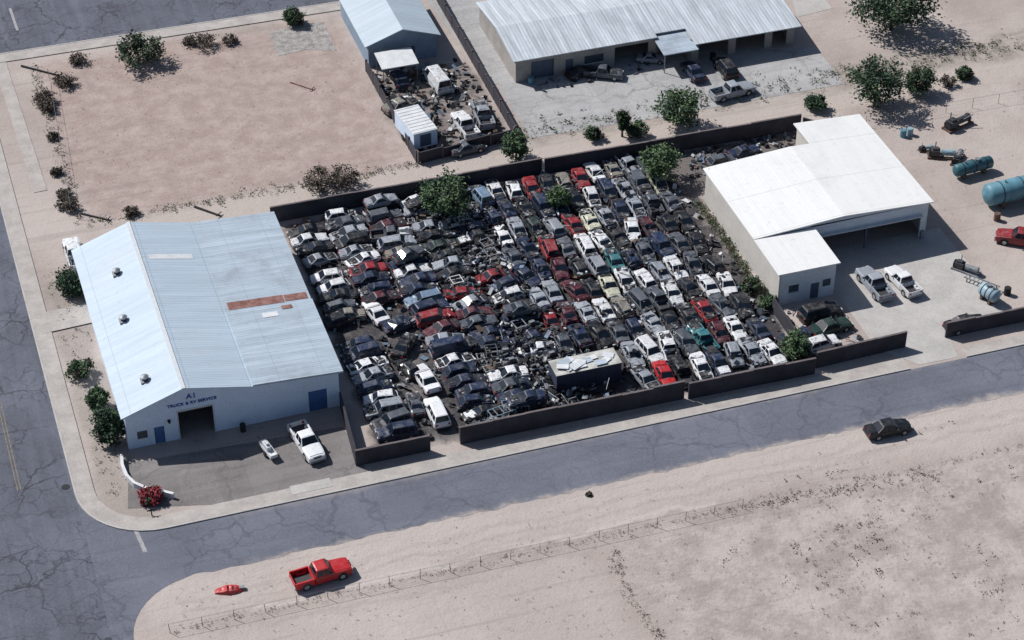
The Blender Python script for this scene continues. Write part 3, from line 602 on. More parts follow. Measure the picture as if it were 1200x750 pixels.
# ---------------------------------------------------------------- trees and shrubs
def tree(px,py,r,h,label,kind='green',flat=.75,name=None,dens=1.0,cat='tree'):
    q=P(px,py); x,y=q.x,q.y
    t=thing(name or 'tree',label,cat,(x,y,0))
    tr=MB(); ch=h*flat; zc=h-ch/2
    tr.cyl((0,0,0),(0,0,h*.3),.045*h,.032*h,8)
    cl=[]
    nC=int(44*dens)+8
    for i in range(nC):
        while True:
            v=Vector((random.uniform(-1,1),random.uniform(-1,1),random.uniform(-1,1)))
            if (.45 if i%4 else .0)<v.length<1: break
        k=random.uniform(.78,1.05); cl.append(Vector((v.x*r*k,v.y*r*k,zc+v.z*ch*.46)))
    for c_ in cl[:9]:
        mid=Vector((c_.x*.45,c_.y*.45,h*.3+(c_.z-h*.3)*.55)); tr.cyl((0,0,h*.26),mid,.024*h,.014*h,6,caps=False); tr.cyl(mid,c_*.92,.014*h,.005*h,5,caps=False)
    link('trunk',tr.mesh('trunk',M['bark']),t)
    c=MB(); mm={'green':[M['leaf1'],M['leaf2'],M['leaf3']],'dark':[M['leaf2'],M['leaf2'],M['leaf1']],'pale':[M['leaf3'],M['leaf1'],M['leaf3']],'dry':[M['dry1'],M['dry2'],M['dry2']],'olive':[M['leaf1'],M['dry2'],M['leaf2']],'red':[M['flower'],M['flower'],M['leaf2']]}[kind]
    nl=62 if kind!='dry' else 30
    for c_ in cl:
        cr_=r*random.uniform(.24,.4); mi=random.choice((0,0,1,2))
        for j in range(nl):
            p=c_+Vector((random.gauss(0,.45),random.gauss(0,.45),random.gauss(0,.4)))*cr_
            if p.z<.05: p.z=.05
            s_=random.uniform(.12,.24)*(.6+r*.15)
            if kind=='dry': s_*=.8
            u=Vector((random.gauss(0,1),random.gauss(0,1),random.gauss(0,.6))).normalized()*s_; w_=Vector((random.gauss(0,1),random.gauss(0,1),random.gauss(0,.6))).normalized()*s_
            c.add([p-u,p-w_*.7,p+u,p+w_*.7],[(0,1,2,3)],mi if random.random()<.75 else random.randrange(3))
    link('crown',c.mesh('crown',mm),t)
    return t
tree(522,256,2.9,5.8,'large green tree among the scrap cars near the yard back wall','green',.85)
tree(772,211,2.3,4.6,'bright green tree by back wall near the white building','pale',.85)
tree(605,187,1.75,3.8,'round green tree on the alley side of the small scrap lot','green',.9)
tree(794,146,2.9,5.0,'spreading green tree at the near edge of the concrete lot','green',.85)
tree(729,160,.9,3.6,'thin small tree beside the alley left of the spreading tree','olive',.75)
tree(1025,124,3.5,6.2,'tall dark green tree at the right end of concrete lot','dark',.85)
tree(1074,110,1.9,3.4,'brownish olive tree right of the tall dark green tree','olive',.85)
tree(1044,34,4.9,6.8,'broad dark tree on the dirt at the top right','dark',.85,dens=1.5)
tree(163,74,2.9,3.4,'low spreading green tree near the back road in the dirt lot','olive',.8,dens=.8)
tree(345,28,1.4,2.0,'small dark shrub at the kerb of the back road','olive',.9,'shrub',cat='shrub')
tree(930,421,1.45,3.4,'pale green tree behind front wall below the white building','pale',.85)
tree(655,246,1.3,3.0,'small pale green tree growing between scrap cars near the back','pale',.85)
tree(86,343,1.7,2.6,'dark green shrub left of the long metal building','dark',.95,'shrub',cat='shrub')
tree(94,440,1.3,1.6,'sparse dry shrub left of the long metal building','olive',.9,'shrub',.5,cat='shrub')
tree(117,478,1.2,2.2,'small green shrub beside the near left corner of the metal building','green',.95,'shrub',cat='shrub')
tree(131,518,1.75,4.4,'tall dense green shrub at the near left corner of metal building','dark',.97,'shrub',1.4,cat='shrub')
tree(178,586,1.15,1.2,'low bush with red flowers inside the curved white wall','red',.95,'flowering_bush',cat='bush')
tree(374,220,2.0,2.3,'dark dry bush beside the alley, left of a pair','dry',.95,'dry_bush',cat='bush')
tree(404,216,1.8,2.2,'dark dry bush beside the alley, right of a pair','dry',.95,'dry_bush',cat='bush')
for i,(px,py,r) in enumerate([(240,52,1.6),(222,50,1.0),(270,48,1.0),(92,72,1.2),(76,98,1.5),(52,118,1.5),(57,128,1.2),(62,160,.8),(66,202,.8),(80,242,1.3),(76,228,.9),(155,250,1.0),(690,578,.38)]):
    nm=['dry bush near the back road, widest of its cluster','dry bush near the back road, left in its cluster','dry bush near the back road, right in its cluster','dry bush at the top left corner of the dirt lot','tumbleweed clump beside dark shadow bar at left edge of the dirt lot','tumbleweed clump on the side fence below the dark shadow bar','smaller tumbleweed just under the clump on the side fence','little tumbleweed halfway up the side fence','little tumbleweed on lower half of the side fence','tumbleweed pile at the near end of the side fence','small tumbleweed just above the pile ending the side fence','dry bush on the alley behind the long metal building','lone dry bush on the verge south of the main road'][i]
    tree(px,py+2,r,r*(.9 if r>.5 else .6),nm,'dry',.95,'dry_bush',.6 if r>.5 else .15,cat='bush')
for i,(px,py,r,k) in enumerate([(696,163,1.1,'olive'),(745,158,1.3,'olive'),(955,128,1.3,'dark'),(1110,100,1.0,'dry'),(1130,92,1.1,'olive'),(900,360,1.0,'green'),(880,340,1.1,'olive')]):
    nm=['olive shrub on the verge left of the thin small tree','olive shrub on the verge between thin and spreading trees','dark shrub on the verge left of the tall dark tree','dry shrub right of the brownish olive tree','olive shrub farthest right along the alley verge','green shrub against left wall of the white building, nearer the street','olive shrub against left wall of the white building, farther back'][i]
    tree(px,py,r,r*1.3,nm,k,.95,'shrub',.6,cat='shrub')
# ---------------------------------------------------------------- buildings
def wall_x(mb,x0,x1,y,z0,z1,ops,t=.2,mi=0):
    cur=x0
    for a_,b2,zb,zt in sorted(ops):
        if a_>cur: mb.box(cur,a_,y,y+t,z0,z1,mi)
        mb.box(a_,b2,y,y+t,zt,z1,mi)
        if zb>z0: mb.box(a_,b2,y,y+t,z0,zb,mi)
        cur=b2
    if cur<x1: mb.box(cur,x1,y,y+t,z0,z1,mi)
def textpart(txt,size,loc,m_,par,name='lettering'):
    cu=bpy.data.curves.new('t','FONT'); cu.body=txt; cu.size=size; cu.align_x='CENTER'; cu.extrude=.02; cu.offset=.014; cu.space_character=1.08
    to=bpy.data.objects.new('t',cu); COL.objects.link(to); bpy.context.view_layer.update()
    me=bpy.data.meshes.new_from_object(to.evaluated_get(bpy.context.evaluated_depsgraph_get())); bpy.data.objects.remove(to)
    me.materials.clear(); me.materials.append(m_)
    o=link(name,me,par); o.location=Vector(loc)-Vector(par.location); o.rotation_euler=(R(90),0,0); return o
M['roofA']=corr('pale_blue_roof_sheets',(.42,.515,.61),1,.3,(.44,.49,.55),.6,.08,lap=6.0)
M['roofA2']=corr('grey_blue_roof_sheets',(.38,.46,.54),1,.3,(.24,.27,.31),.7,.16,seamt=.3,lap=4.5)
M['wallA']=mat('pale_blue_painted_wall',(.58,.70,.86),.8,.08,.5,world=True)
M['rustpaint']=mat('red_rust_roof_sheet',(.22,.085,.07),.85,.5,1.2,world=True,col2=(.34,.2,.18)); M['whitesheet']=mat('white_roof_sheet',(.62,.64,.66),.6,.15,1,world=True)
M['blue']=mat('blue_lettering',(.02,.07,.32),.6,.1,2); M['door']=mat('grey_blue_door',(.08,.105,.16),.6,.2,2); M['doorblue']=mat('blue_door',(.05,.12,.30),.6,.2,2); M['trim']=mat('white_trim',(.55,.58,.62),.7,.1,2)
M['vent']=mat('galvanised_vent',(.30,.32,.35),.5,.3,2,.3)
X0,X1,Y0,Y1=-42.6,-21.0,-8.0,21.0
bA=thing('metal_workshop','long metal workshop with pale blue roof and open front door at left','building',((X0+X1)/2,(Y0+Y1)/2,0))
prof=[(-42.6,4.35),(-36.6,6.5),(-29.7,4.95),(-21.0,4.45)]
g=MB(); ops=[(-37.4,-33.9,0,3.5),(-39.9,-38.9,0,2.1),(-24.2,-22.3,0,2.6)]
wall_x(g,X0,X1,Y0,0,4.3,ops); wall_x(g,X0,X1,Y1-.2,0,4.3,[])
gp=[(X0,4.3)]+[(x,z-.02) for x,z in prof]+[(X1,4.3)]
for yy in (Y0,Y1-.2): g.prismy(gp,yy,yy+.2)
g.box(X0,X0+.2,Y0+.2,Y1-.2,0,4.3); g.box(X1-.2,X1,Y0+.2,Y1-.2,0,4.4)
part('wall',g,M['wallA'],bA)
YS=4.3
def roofband(pr,t,ya,yb,mb,mi=0):
    poly=pr+[(x,z-t) for x,z in reversed(pr)]; mb.prismy([(x,z) for x,z in reversed(poly)],ya,yb,mi)
g=MB(); roofband([(-43.0,4.28),(-36.6,6.58)],.08,Y0-.35,Y1+.3,g,0); roofband([(-36.58,6.58),(-29.7,5.03)],.08,Y0-.35,Y1+.3,g,0); roofband([(-29.7,5.03),(-20.6,4.5)],.08,YS,Y1+.3,g,1)
roofband([(-29.75,5.22),(-20.55,4.66)],.22,Y0-.35,YS,g,1); g.box(-36.8,-36.4,Y0-.4,Y1+.35,6.585,6.62,2)
rf=part('roof',g,[M['roofA'],M['roofA2'],M['trim']],bA)
def zr(x):
    pr=[(-43,4.28),(-36.6,6.58),(-29.7,5.03),(-20.6,4.5)]
    for (a_,za),(b2,zb) in zip(pr,pr[1:]):
        if a_<=x<=b2: return za+(zb-za)*(x-a_)/(b2-a_)
    return 4.5
def roofpatch(x0,x1,y0,y1,name,m_,lab,h=.03,raise_=0):
    g=MB(); g.add([(x0,y0,zr(x0)+h+raise_),(x1,y0,zr(x1)+h+raise_),(x1,y1,zr(x1)+h+raise_),(x0,y1,zr(x0)+h+raise_),(x0,y0,zr(x0)),(x1,y0,zr(x1)),(x1,y1,zr(x1)),(x0,y1,zr(x0))],[(0,1,2,3),(0,4,5,1),(1,5,6,2),(2,6,7,3),(3,7,4,0)])
    o=link(name,g.mesh(name,m_,off=tuple(bA.location)),rf); o['label']=lab
roofpatch(-29.3,-23.4,4.6,5.9,'roof_patch',M['rustpaint'],'rusty red roof sheet over the middle')
roofpatch(-23.3,-20.9,4.7,5.8,'roof_patch',M['rustpaint'],'short rusty red roof sheet at eave',.05)
roofpatch(-35.6,-31.0,14.2,15.1,'roof_patch',M['whitesheet'],'white roof sheet')
roofpatch(-26.2,-24.6,2.2,3.0,'roof_patch',M['whitesheet'],'small white roof sheet',.05,.17)
roofpatch(-24.0,-22.9,3.2,3.8,'roof_patch',M['rustpaint'],'small rusty roof sheet',.05,.17)
for px,py in ((137,321),(145,376),(170,446)):
    best=None
    for i in range(60):
        z=4.3+i*.04; q=P(px,py,z)
        if q.x<-20 and abs(zr(max(-43,min(-20.7,q.x)))-z)<.06: best=q;break
    if not best: best=P(px,py,5.2)
    g=MB(); x,y,z=best; g.box(x-.45,x+.45,y-.45,y+.45,z-.25,z+.14,0); g.cyl((x,y,z+.14),(x,y,z+.35),.3,n=14,mi=1)
    g.cyl((x,y,z+.35),(x,y,z+.55),.34,.42,n=16,mi=0); g.cyl((x,y,z+.55),(x,y,z+.74),.42,.12,n=16,mi=0)
    part('roof_vent',g,[M['vent'],M['dark']],bA)
g=MB(); g.box(-24.15,-22.35,Y0+.08,Y0+.13,0,2.55); part('door',g,M['doorblue'],bA)
g=MB(); g.box(-39.85,-38.95,Y0+.08,Y0+.13,0,2.08); dd=part('door',g,M['doorblue'],bA)
g=MB(); g.box(-39.1,-39.04,Y0-.02,Y0+.08,.95,1.05); part('handle',g,M['steel'],dd)
g=MB(); g.box(-37.5,-37.4,Y0-.06,Y0,0,3.6); g.box(-33.9,-33.8,Y0-.06,Y0,0,3.6); g.box(-37.5,-33.8,Y0-.061,Y0,3.5,3.62); part('door_frame',g,M['trim'],bA)
g=MB(); g.box(-37.4,-33.9,Y0+.3,Y0+.9,3.1,3.5); part('rolled_shutter',g,M['steel'],bA)
g=MB(); g.box(-41.6,-40.6,Y0-.03,Y0,1.1,2.0); w_=part('window',g,M['glass2'],bA); g=MB(); g.box(-41.68,-40.52,Y0-.06,Y0-.031,1.02,1.1); part('sill',g,M['trim'],w_)
for y in (-2,6,14):
    g=MB(); g.box(X0-.03,X0,y,y+1.4,1.5,2.5); part('window',g,M['glass2'],bA)
g=MB(); g.box(-38.5,-38.2,Y0-.25,Y0,2.6,2.75); g.box(-38.45,-38.25,Y0-.35,Y0-.2,2.5,2.65); part('wall_lamp',g,M['dark'],bA)
textpart('A1',.85,(-35.9,Y0-.04,4.9),M['blue'],bA); textpart('TRUCK & RV SERVICE',.48,(-35.9,Y0-.04,4.2),M['blue'],bA)
q=P(285,505); g=MB(); g.cyl((0,0,0),(0,0,.85),.29,n=14); g.cyl((0,0,.85),(0,0,.88),.3,n=14); o=link('oil_drum',g.mesh('oil_drum',M['dark'])); o.location=(q.x,q.y,0); tag(o,'dark oil drum standing in shade by the workshop front','drum')
# -- white building
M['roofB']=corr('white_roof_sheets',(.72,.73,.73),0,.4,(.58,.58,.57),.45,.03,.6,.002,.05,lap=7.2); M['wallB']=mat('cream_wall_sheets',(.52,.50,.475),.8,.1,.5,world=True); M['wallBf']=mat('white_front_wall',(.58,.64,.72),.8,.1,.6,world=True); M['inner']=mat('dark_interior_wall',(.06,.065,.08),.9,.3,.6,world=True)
bB=thing('white_warehouse','white roofed metal warehouse with front wing and open shaded bays','building',(38,4,0))
g=MB()
g.box(27.8,28,-6.6,14,0,4.4,0); wall_x(g,28,41,13.8,0,4.6,[]); g.box(41,41.2,13.8,18.5,0,4.6); wall_x(g,41.2,48.8,18.3,0,4.6,[]); g.box(48.6,48.8,.2,18.3,0,4.6)
wall_x(g,28,34.4,-6.6,0,4.2,[(31.6,32.6,0,2.1),(29,30.2,1.4,2.4)],mi=1); g.box(34.2,34.4,-6.4,.0,0,4.2,1)
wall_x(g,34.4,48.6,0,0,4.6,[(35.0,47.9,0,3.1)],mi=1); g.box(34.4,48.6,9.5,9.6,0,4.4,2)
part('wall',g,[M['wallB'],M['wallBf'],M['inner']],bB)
g=MB(); g.box(41.2,41.35,.02,.18,0,3.1); part('post',g,M['door'],bB)
def slab(pts,t=.12,mi=0,mb=None):
    n=len(pts); mb.add([tuple(p) for p in pts]+[(p[0],p[1],p[2]-t) for p in pts],[tuple(range(n)),tuple(range(2*n-1,n-1,-1))]+[(i,n+i,n+(i+1)%n,(i+1)%n) for i in range(n)],mi)
g=MB(); slab([(27.5,-.25,4.55),(38.2,-.25,5.3),(38.2,14.3,5.3),(27.5,14.3,4.55)],mb=g); slab([(38.2,-.25,5.3),(49.1,-.25,4.8),(49.1,14.3,4.8),(38.2,14.3,5.3)],mb=g)
slab([(40.6,14.3,5.19),(49.1,14.3,4.8),(49.1,18.8,4.8),(40.6,18.8,5.19)],mb=g); slab([(27.5,-6.95,4.42),(34.7,-6.95,4.42),(34.7,-.25,4.5),(27.5,-.25,4.5)],mb=g)
part('roof',g,M['roofB'],bB)
g=MB(); g.add([(27.8,.0,4.3),(48.8,0,4.6),(48.8,0,4.68),(38.2,0,5.16),(27.8,0,4.45)],[(0,1,2,3,4)]); part('gable_panel',g,M['wallBf'],bB)
g=MB(); g.box(31.65,32.55,-6.5,-6.45,0,2.08); part('door',g,M['door'],bB)
g=MB(); g.box(29,30.2,-6.5,-6.46,1.4,2.4); w_=part('window',g,M['glass2'],bB); g=MB(); g.box(28.92,30.28,-6.66,-6.6,1.3,1.4); part('sill',g,M['trim'],w_)
g=MB(); g.box(33,33.9,-6.63,-6.6,1.4,2.3); part('window',g,M['glass2'],bB)
g=MB(); g.box(35.0,47.9,-.5,-.003,3.16,3.25); part('canopy',g,M['trim'],bB)
g=MB(); g.box(48.0,48.4,-.3,-.01,0,1.0); part('meter_box',g,M['steel'],bB)
# -- corrugated warehouse at the back
M['roofD']=corr('galvanised_roof_sheets',(.50,.55,.60),0,.45,(.32,.35,.40),.6,.22,.5,.01,.3); M['wallD']=mat('tan_block_wall',(.34,.32,.305),.9,.2,.5,world=True)
bD=thing('corrugated_warehouse','long warehouse with streaked galvanised roof at top of photo','building',(34,51,0))
g=MB(); wall_x(g,15.7,34,45.4,0,3.2,[(17.5,20.5,0,2.6),(22,23,0,2.1),(24.5,27,1,2.1),(28.5,33,0,2.6)]); wall_x(g,34,38,46,0,3.2,[(34.6,37.4,0,2.6)]); wall_x(g,38,52,43.4,0,3.1,[(39,43,0,2.7),(44,48,0,2.7),(49,51,0,2.7)])
g.box(15.5,15.7,45.4,60,0,3.2); g.box(51.8,52,43.6,60,0,3.2); wall_x(g,15.5,52,60,0,3.2,[]); g.box(15.7,51.8,50.4,50.5,0,3.0); g.box(37.9,38,43.6,46,0,3.1)
part('wall',g,M['wallD'],bD)
g=MB(); slab([(15.1,45.0,3.3),(34,45.0,3.3),(34,52.2,4.2),(15.1,52.2,4.2)],mb=g); slab([(34,45.8,3.4),(38,45.8,3.4),(38,52.2,4.2),(34,52.2,4.2)],mb=g); slab([(38,42.2,3.1),(52.4,42.2,3.1),(52.4,52.2,4.2),(38,52.2,4.2)],mb=g)
slab([(15.1,52.2,4.2),(52.4,52.2,4.2),(52.4,60.5,3.3),(15.1,60.5,3.3)],mb=g); part('roof',g,M['roofD'],bD)
g=MB(); slab([(33.6,41.6,2.7),(38.2,41.6,2.7),(38.2,45.9,3.1),(33.6,45.9,3.1)],mb=g); part('canopy',g,M['roofA2'],bD)
for x in (33.8,38.0):
    g=MB(); g.cyl((x,41.8,0),(x,41.8,2.6),.07,n=8); part('post',g,M['steel'],bD)
g=MB(); g.box(24.5,27,45.37,45.4,1,2.1); w_=part('window',g,M['glass2'],bD); g=MB(); g.box(24.4,27.1,45.3,45.369,.9,1); part('sill',g,M['trim'],w_)
g=MB(); g.box(22,23,45.5,45.55,0,2.1); part('door',g,M['door'],bD)
g=MB(); g.box(17.5,20.5,45.65,45.8,0,2.55); part('door',g,M['door'],bD)
# -- small house
M['roofC']=corr('blue_grey_house_roof',(.40,.48,.55),1,.35,(.46,.52,.58),.4,.08)
bC=thing('gabled_house','small gabled house with blue grey roof behind the little scrap lot','house',(3.6,61,0))
g=MB(); wall_x(g,-.8,8,54.5,0,3.4,[(1.6,2.5,0,2.1),(4,5.2,1,2.1)]); g.box(-.8,-.6,54.7,68,0,3.4); g.box(7.8,8,54.7,68,0,3.4); wall_x(g,-.8,8,68,0,3.4,[])
g.prismy([(-.8,3.4),(3.6,4.9),(8,3.4)],54.5,54.7); g.prismy([(-.8,3.4),(3.6,4.9),(8,3.4)],68,68.2); part('wall',g,mat('blue_wash_wall',(.20,.27,.36),.85,.15,.8,world=True),bC)
g=MB(); slab([(-1.3,54,3.35),(3.6,54,5.05),(3.6,68.6,5.05),(-1.3,68.6,3.35)],mb=g); slab([(3.6,54,5.05),(8.5,54,3.35),(8.5,68.6,3.35),(3.6,68.6,5.05)],mb=g); part('roof',g,M['roofC'],bC)
g=MB(); g.box(4,5.2,54.47,54.5,1,2.1); w_=part('window',g,M['glass2'],bC); g=MB(); g.box(3.9,5.3,54.4,54.469,.9,1); part('sill',g,M['trim'],w_)
g=MB(); g.box(1.6,2.5,54.6,54.65,0,2.1); part('door',g,M['door'],bC)
cpy=49.5
aw=thing('awning','white flat awning on posts in front of the gabled house','awning',(1.9,cpy+1.8,0))
g=MB(); slab([(-.4,cpy,2.6),(4.3,cpy,2.6),(4.3,cpy+3.6,2.9),(-.4,cpy+3.6,2.9)],mb=g); part('cover',g,M['whitesheet'],aw)
for x in(-.2,4.1):
    for y in(cpy+.2,cpy+3.4):
        g=MB(); g.cyl((x,y,0),(x,y,2.58),.05,n=6); part('post',g,M['steel'],aw)
q=P(497,176); bx,by=q.x-.2,q.y+2.6
t=thing('box_trailer','white box trailer with ribbed roof in the small scrap lot','trailer',(bx,by,0),.12)
g=MB(); g.box(-1.5,1.5,-2.9,2.9,.6,2.7); link('body',g.mesh('body',M['wallA']),t)
g=MB(); g.box(-1.56,1.56,-2.96,2.96,2.7,2.78)
for i in range(9): g.box(-1.5,1.5,-2.8+i*.68,-2.7+i*.68,2.78,2.82)
link('roof',g.mesh('roof',M['whitesheet']),t)
g=MB(); g.box(-.7,.7,-2.93,-2.9,.8,2.4); link('door',g.mesh('door',M['door']),t)
for sg in(-1,1):
    for y in(-.6,.4):
        g=MB(); g.cyl((sg*1.35,y,.38),(sg*1.6,y,.38),.38,n=14); link('wheel',g.mesh('wheel',M['black']),t)
# -- container in the yard
cx,cy=3.9,-12.0
t=thing('storage_container','dark storage container topped with pale scrap sheets in middle of yard','container',(cx,cy,0))
M['contw']=corr('dark_container_side',(.035,.045,.085),0,.25,(.06,.05,.06),.5,.2,bump=.02)
g=MB(); g.box(cx-3.5,cx+3.5,cy-1.25,cy+1.25,.1,2.4); part('body',g,M['contw'],t)
g=MB(); g.box(cx-3.55,cx+3.55,cy-1.3,cy+1.3,2.4,2.47); rr=part('roof',g,mat('weathered_container_roof',(.42,.42,.40),.8,.5,.9,world=True),t)
g=MB(); g.box(cx+3.5,cx+3.53,cy-1.2,cy+1.2,.2,2.3); part('door',g,M['door'],t)
random.seed(5)
for i in range(14):
    g=MB(); x=cx+random.uniform(-3,3); y=cy+random.uniform(-.8,.8); Mx=Matrix.Translation((x,y,2.5+i*.012))@Matrix.Rotation(random.gauss(0,.25),4,'Z')@Matrix.Rotation(random.gauss(0,.04),4,'X')@Matrix.Rotation(random.gauss(0,.03),4,'Y')
    g.box(-random.uniform(.4,.9),random.uniform(.4,.9),-.4,.35,0,.05,0,Mx); part('roof_sheet',g,[M['whitesheet'],M['trim'],M['roofA2']][i%3],rr)
# ---------------------------------------------------------------- yard walls and fences
M['wallbrown']=mat('dark_yard_wall',(.038,.036,.048),.9,.45,.5,world=True); M['cap']=mat('wall_cap',(.13,.11,.115),.9,.35,1,world=True)
def fencewall(p0,p1,h,label,t=.18,post=3.0,cap=True,jag=0.0,posts=False):
    p0=Vector(p0);p1=Vector(p1); d=p1-p0; L=d.length; a=math.atan2(d.y,d.x)
    o=thing('yard_wall',label,'wall',(p0.x,p0.y,0),a)
    g=MB(); n=max(1,int(L/post))
    for i in range(n):
        x0=L*i/n; x1=L*(i+1)/n; hh=h+random.uniform(-jag,jag); g.box(x0,x1,-t/2,t/2,0,hh)
        if cap and not posts: g.box(x0,x1,-t/2-.03,t/2+.03,hh,hh+.055,1)
    link('panel',g.mesh('panel',[M['wallbrown'],M['cap']]),o)
    if posts:
        for i in range(n+1):
            g=MB(); x=L*i/n; g.box(x-.07,x+.07,-t/2-.05,t/2+.05,0,h+jag+.05); link('post',g.mesh('post',M['cap']),o)
    return o
fencewall((-21.9,-17.4),(-14.3,-17.5),2.0,'short dark wall fronting the yard left of the open gate',jag=.07)
fencewall((-21.0,-8.2),(-21.8,-17.2),1.9,'dark side wall joining the metal building to the street wall',cap=False)
fencewall((-11.2,-17.5),(12.5,-17.9),2.2,'long dark street wall right of the open gate',jag=.09)
fencewall((12.9,-18.1),(26.8,-18.4),2.1,'dark street wall section in front of the rightmost scrap rows',jag=.08)
fencewall((27.3,-17.6),(37.7,-17.3),2.0,'dark street wall before the white warehouse, ending at driveway',jag=.06)
fencewall((42.4,-17.2),(75,-17.6),1.9,'dark street wall right of the concrete driveway',jag=.07)
fencewall((-20.2,25.6),(12,25.3),2.1,'dark back wall behind the left scrap rows along the alley',jag=.09)
fencewall((12.3,25.2),(44.5,24.6),2.1,'dark back wall along alley behind the white warehouse',jag=.09)
fencewall((26.9,-17.2),(27.0,-7.2),1.8,'dark dividing wall between scrap rows and the concrete yard',cap=False)
fencewall((44.7,24.4),(49.5,19.2),1.8,'short dark wall closing the yard behind the white warehouse',cap=False)
fencewall((-1.1,32.2),(-1.3,53.8),1.5,'brown wall between the dirt lot and small scrap lot',cap=False,jag=.2,posts=True)
fencewall((-1.0,31.9),(11.3,33.4),1.5,'brown wall of the small scrap lot facing the alley',cap=False,jag=.2,posts=True)
fencewall((11.6,33.6),(12.2,70),1.6,'brown wall between small scrap lot and the concrete lane',cap=False,jag=.1,posts=True)
q=thing('metal_gate','dark metal sliding gate pushed open beside the yard entrance','gate',(-11.1,-17.1,0))
g=MB(); g.box(0,3.2,0,.05,.15,1.8); link('gate_panel',g.mesh('gate_panel',M['contw']),q)
g=MB(); g.box(0,3.2,-.03,.08,1.8,1.88); g.box(0,3.2,-.03,.08,.08,.15); g.box(-.06,0,-.03,.08,.08,1.88); g.box(3.2,3.26,-.03,.08,.08,1.88); link('frame',g.mesh('frame',M['steel']),q)
pts=[P(143,538),P(144,550),P(149,562),P(158,571),P(172,577),P(188,580),P(204,584)]
o=thing('low_wall','low curved white wall around the bush with red flowers','wall',(pts[0].x,pts[0].y,0))
g=MB(); strip([(p.x-pts[0].x,p.y-pts[0].y) for p in pts],-.12,.12,0,.6,g); link('wall_body',g.mesh('wall_body',M['trim']),o)
g=MB(); strip([(p.x-pts[0].x,p.y-pts[0].y) for p in pts],-.15,.15,.6,.66,g); link('coping',g.mesh('coping',M['whitesheet']),o)
def wirefence(a,b2,h,label,sp=3.0,r=.03,nw=3):
    d=b2-a; L=d.length; n=int(L/sp); o=thing('wire_fence',label,'fence',(a.x,a.y,0),math.atan2(d.y,d.x))
    g=MB(); g.cyl((0,0,0),(0,0,h),r,n=6); me=g.mesh('post',M['rust'])
    for i in range(n+1):
        pp=link('post',me,o); pp.location=(L*i/n,0,0); pp.rotation_euler=(random.gauss(0,.04),random.gauss(0,.04),0)
    g=MB()
    for k in range(1,nw+1): g.cyl((0,0,h*k/(nw+.3)),(L,0,h*k/(nw+.3)),.006,n=3)
    link('wire',g.mesh('wire',M['steel']),o)
    g=MB(); g.cyl((0,0,h-.02),(L,0,h-.02),.014,n=4); link('top_rail',g.mesh('top_rail',M['steel']),o)
wirefence(P(200,742),P(870,596),1.2,'thin wire fence crossing the open field in the foreground',2.9,.028)
wirefence(P(84,252),P(58,92),1.4,'thin wire fence with tumbleweeds on the left of dirt lot',3.2,.03)
wirefence(P(1015,148),P(1200,116),1.4,'thin wire fence along the alley right of the white warehouse',3.2,.03)
def pole(p0,p1,r,label,m_=None):  # dark bars give pole shadows on the dirt a solid shape
    a=P(*p0);b2=P(*p1); o=thing('pole_or_shadow_bar',label,'pole',(a.x,a.y,0)); g=MB(); d=b2-a
    g.cyl((0,0,r),(d.x,d.y,r),r,r*.7,8); link('shaft',g.mesh('shaft',m_ or M['dark']),o)
    g=MB(); n=Vector((-d.y,d.x,0)).normalized()*.5; c=d*.92; g.cyl((c.x-n.x,c.y-n.y,r*2.2),(c.x+n.x,c.y+n.y,r*2.2),.06,n=6); link('end_bar',g.mesh('end_bar',m_ or M['dark']),o)
pole((25,78),(68,89),.13,'dark bar modelling a pole shadow near the top left corner')
pole((228,243),(259,254),.13,'dark bar modelling a pole shadow on alley behind the metal building roof')
pole((95,251),(130,259),.11,'dark bar modelling a pole shadow by near end of the side fence')
pole((340,97),(368,106),.08,'thin red brown pole lying in the middle of the dirt lot',M['rustpaint'])
q=P(178,604); o=thing('street_post','short dark post with cross plate at the street corner','post',(q.x,q.y,0)); g=MB(); g.cyl((0,0,0),(0,0,.9),.06,n=8); link('shaft',g.mesh('shaft',M['dark']),o); g=MB(); g.box(-.4,.4,-.03,.03,.6,.75); link('plate',g.mesh('plate',M['dark']),o)
q=P(315,532); o=thing('small_trailer','narrow white trailer standing left of the white pickup','trailer',(q.x,q.y,0),.22)
g=MB(); g.box(-.4,.4,-1.3,1.4,.42,.5); g.box(-.4,-.35,-1.3,1.4,.5,.8); g.box(.35,.4,-1.3,1.4,.5,.8); g.box(-.35,.35,-1.3,-1.25,.5,.8); g.box(-.35,.35,1.35,1.4,.5,.8); link('bed',g.mesh('bed',M['whitesheet']),o)
g=MB(); g.box(-.04,.04,1.4,2.3,.42,.5); g.box(-.08,.08,2.2,2.4,.4,.56); link('tongue',g.mesh('tongue',M['steel']),o)
g=MB(); g.box(-.22,.22,-.2,1.0,.5,1.0); g.box(-.12,.12,.1,.6,1.0,1.25); link('cover',g.mesh('cover',M['trim']),o)
for sg in(-1,1): g=MB(); g.cyl((sg*.42,-.2,.3),(sg*.56,-.2,.3),.3,n=14); link('wheel',g.mesh('wheel',M['black']),o)
q=P(269,692); o=thing('crumpled_fender','crumpled red car fender lying on the dirt below the street corner','car part',(q.x,q.y,0),-.15)
g=MB(); n=12; prv=[]
for i in range(n+1):
    x=-1.35+2.7*i/n; hgt=.15+.45*math.sin(PI*i/n)*(.6+.6*random.random()); wd=.28+.3*math.sin(PI*i/n)
    prv+= [(x,-wd,.02),(x,-wd*.8,hgt*.7),(x,random.uniform(-.1,.1),hgt),(x,wd*.75,hgt*.6),(x,wd,.02)]
g.add(prv,[(i*5+j,i*5+j+1,(i+1)*5+j+1,(i+1)*5+j) for i in range(n) for j in range(4)]); link('panel',g.mesh('panel',PM['bright red']),o)
g=MB(); g.box(.9,1.4,-.2,.2,.1,.35); link('bracket',g.mesh('bracket',M['steel']),o)
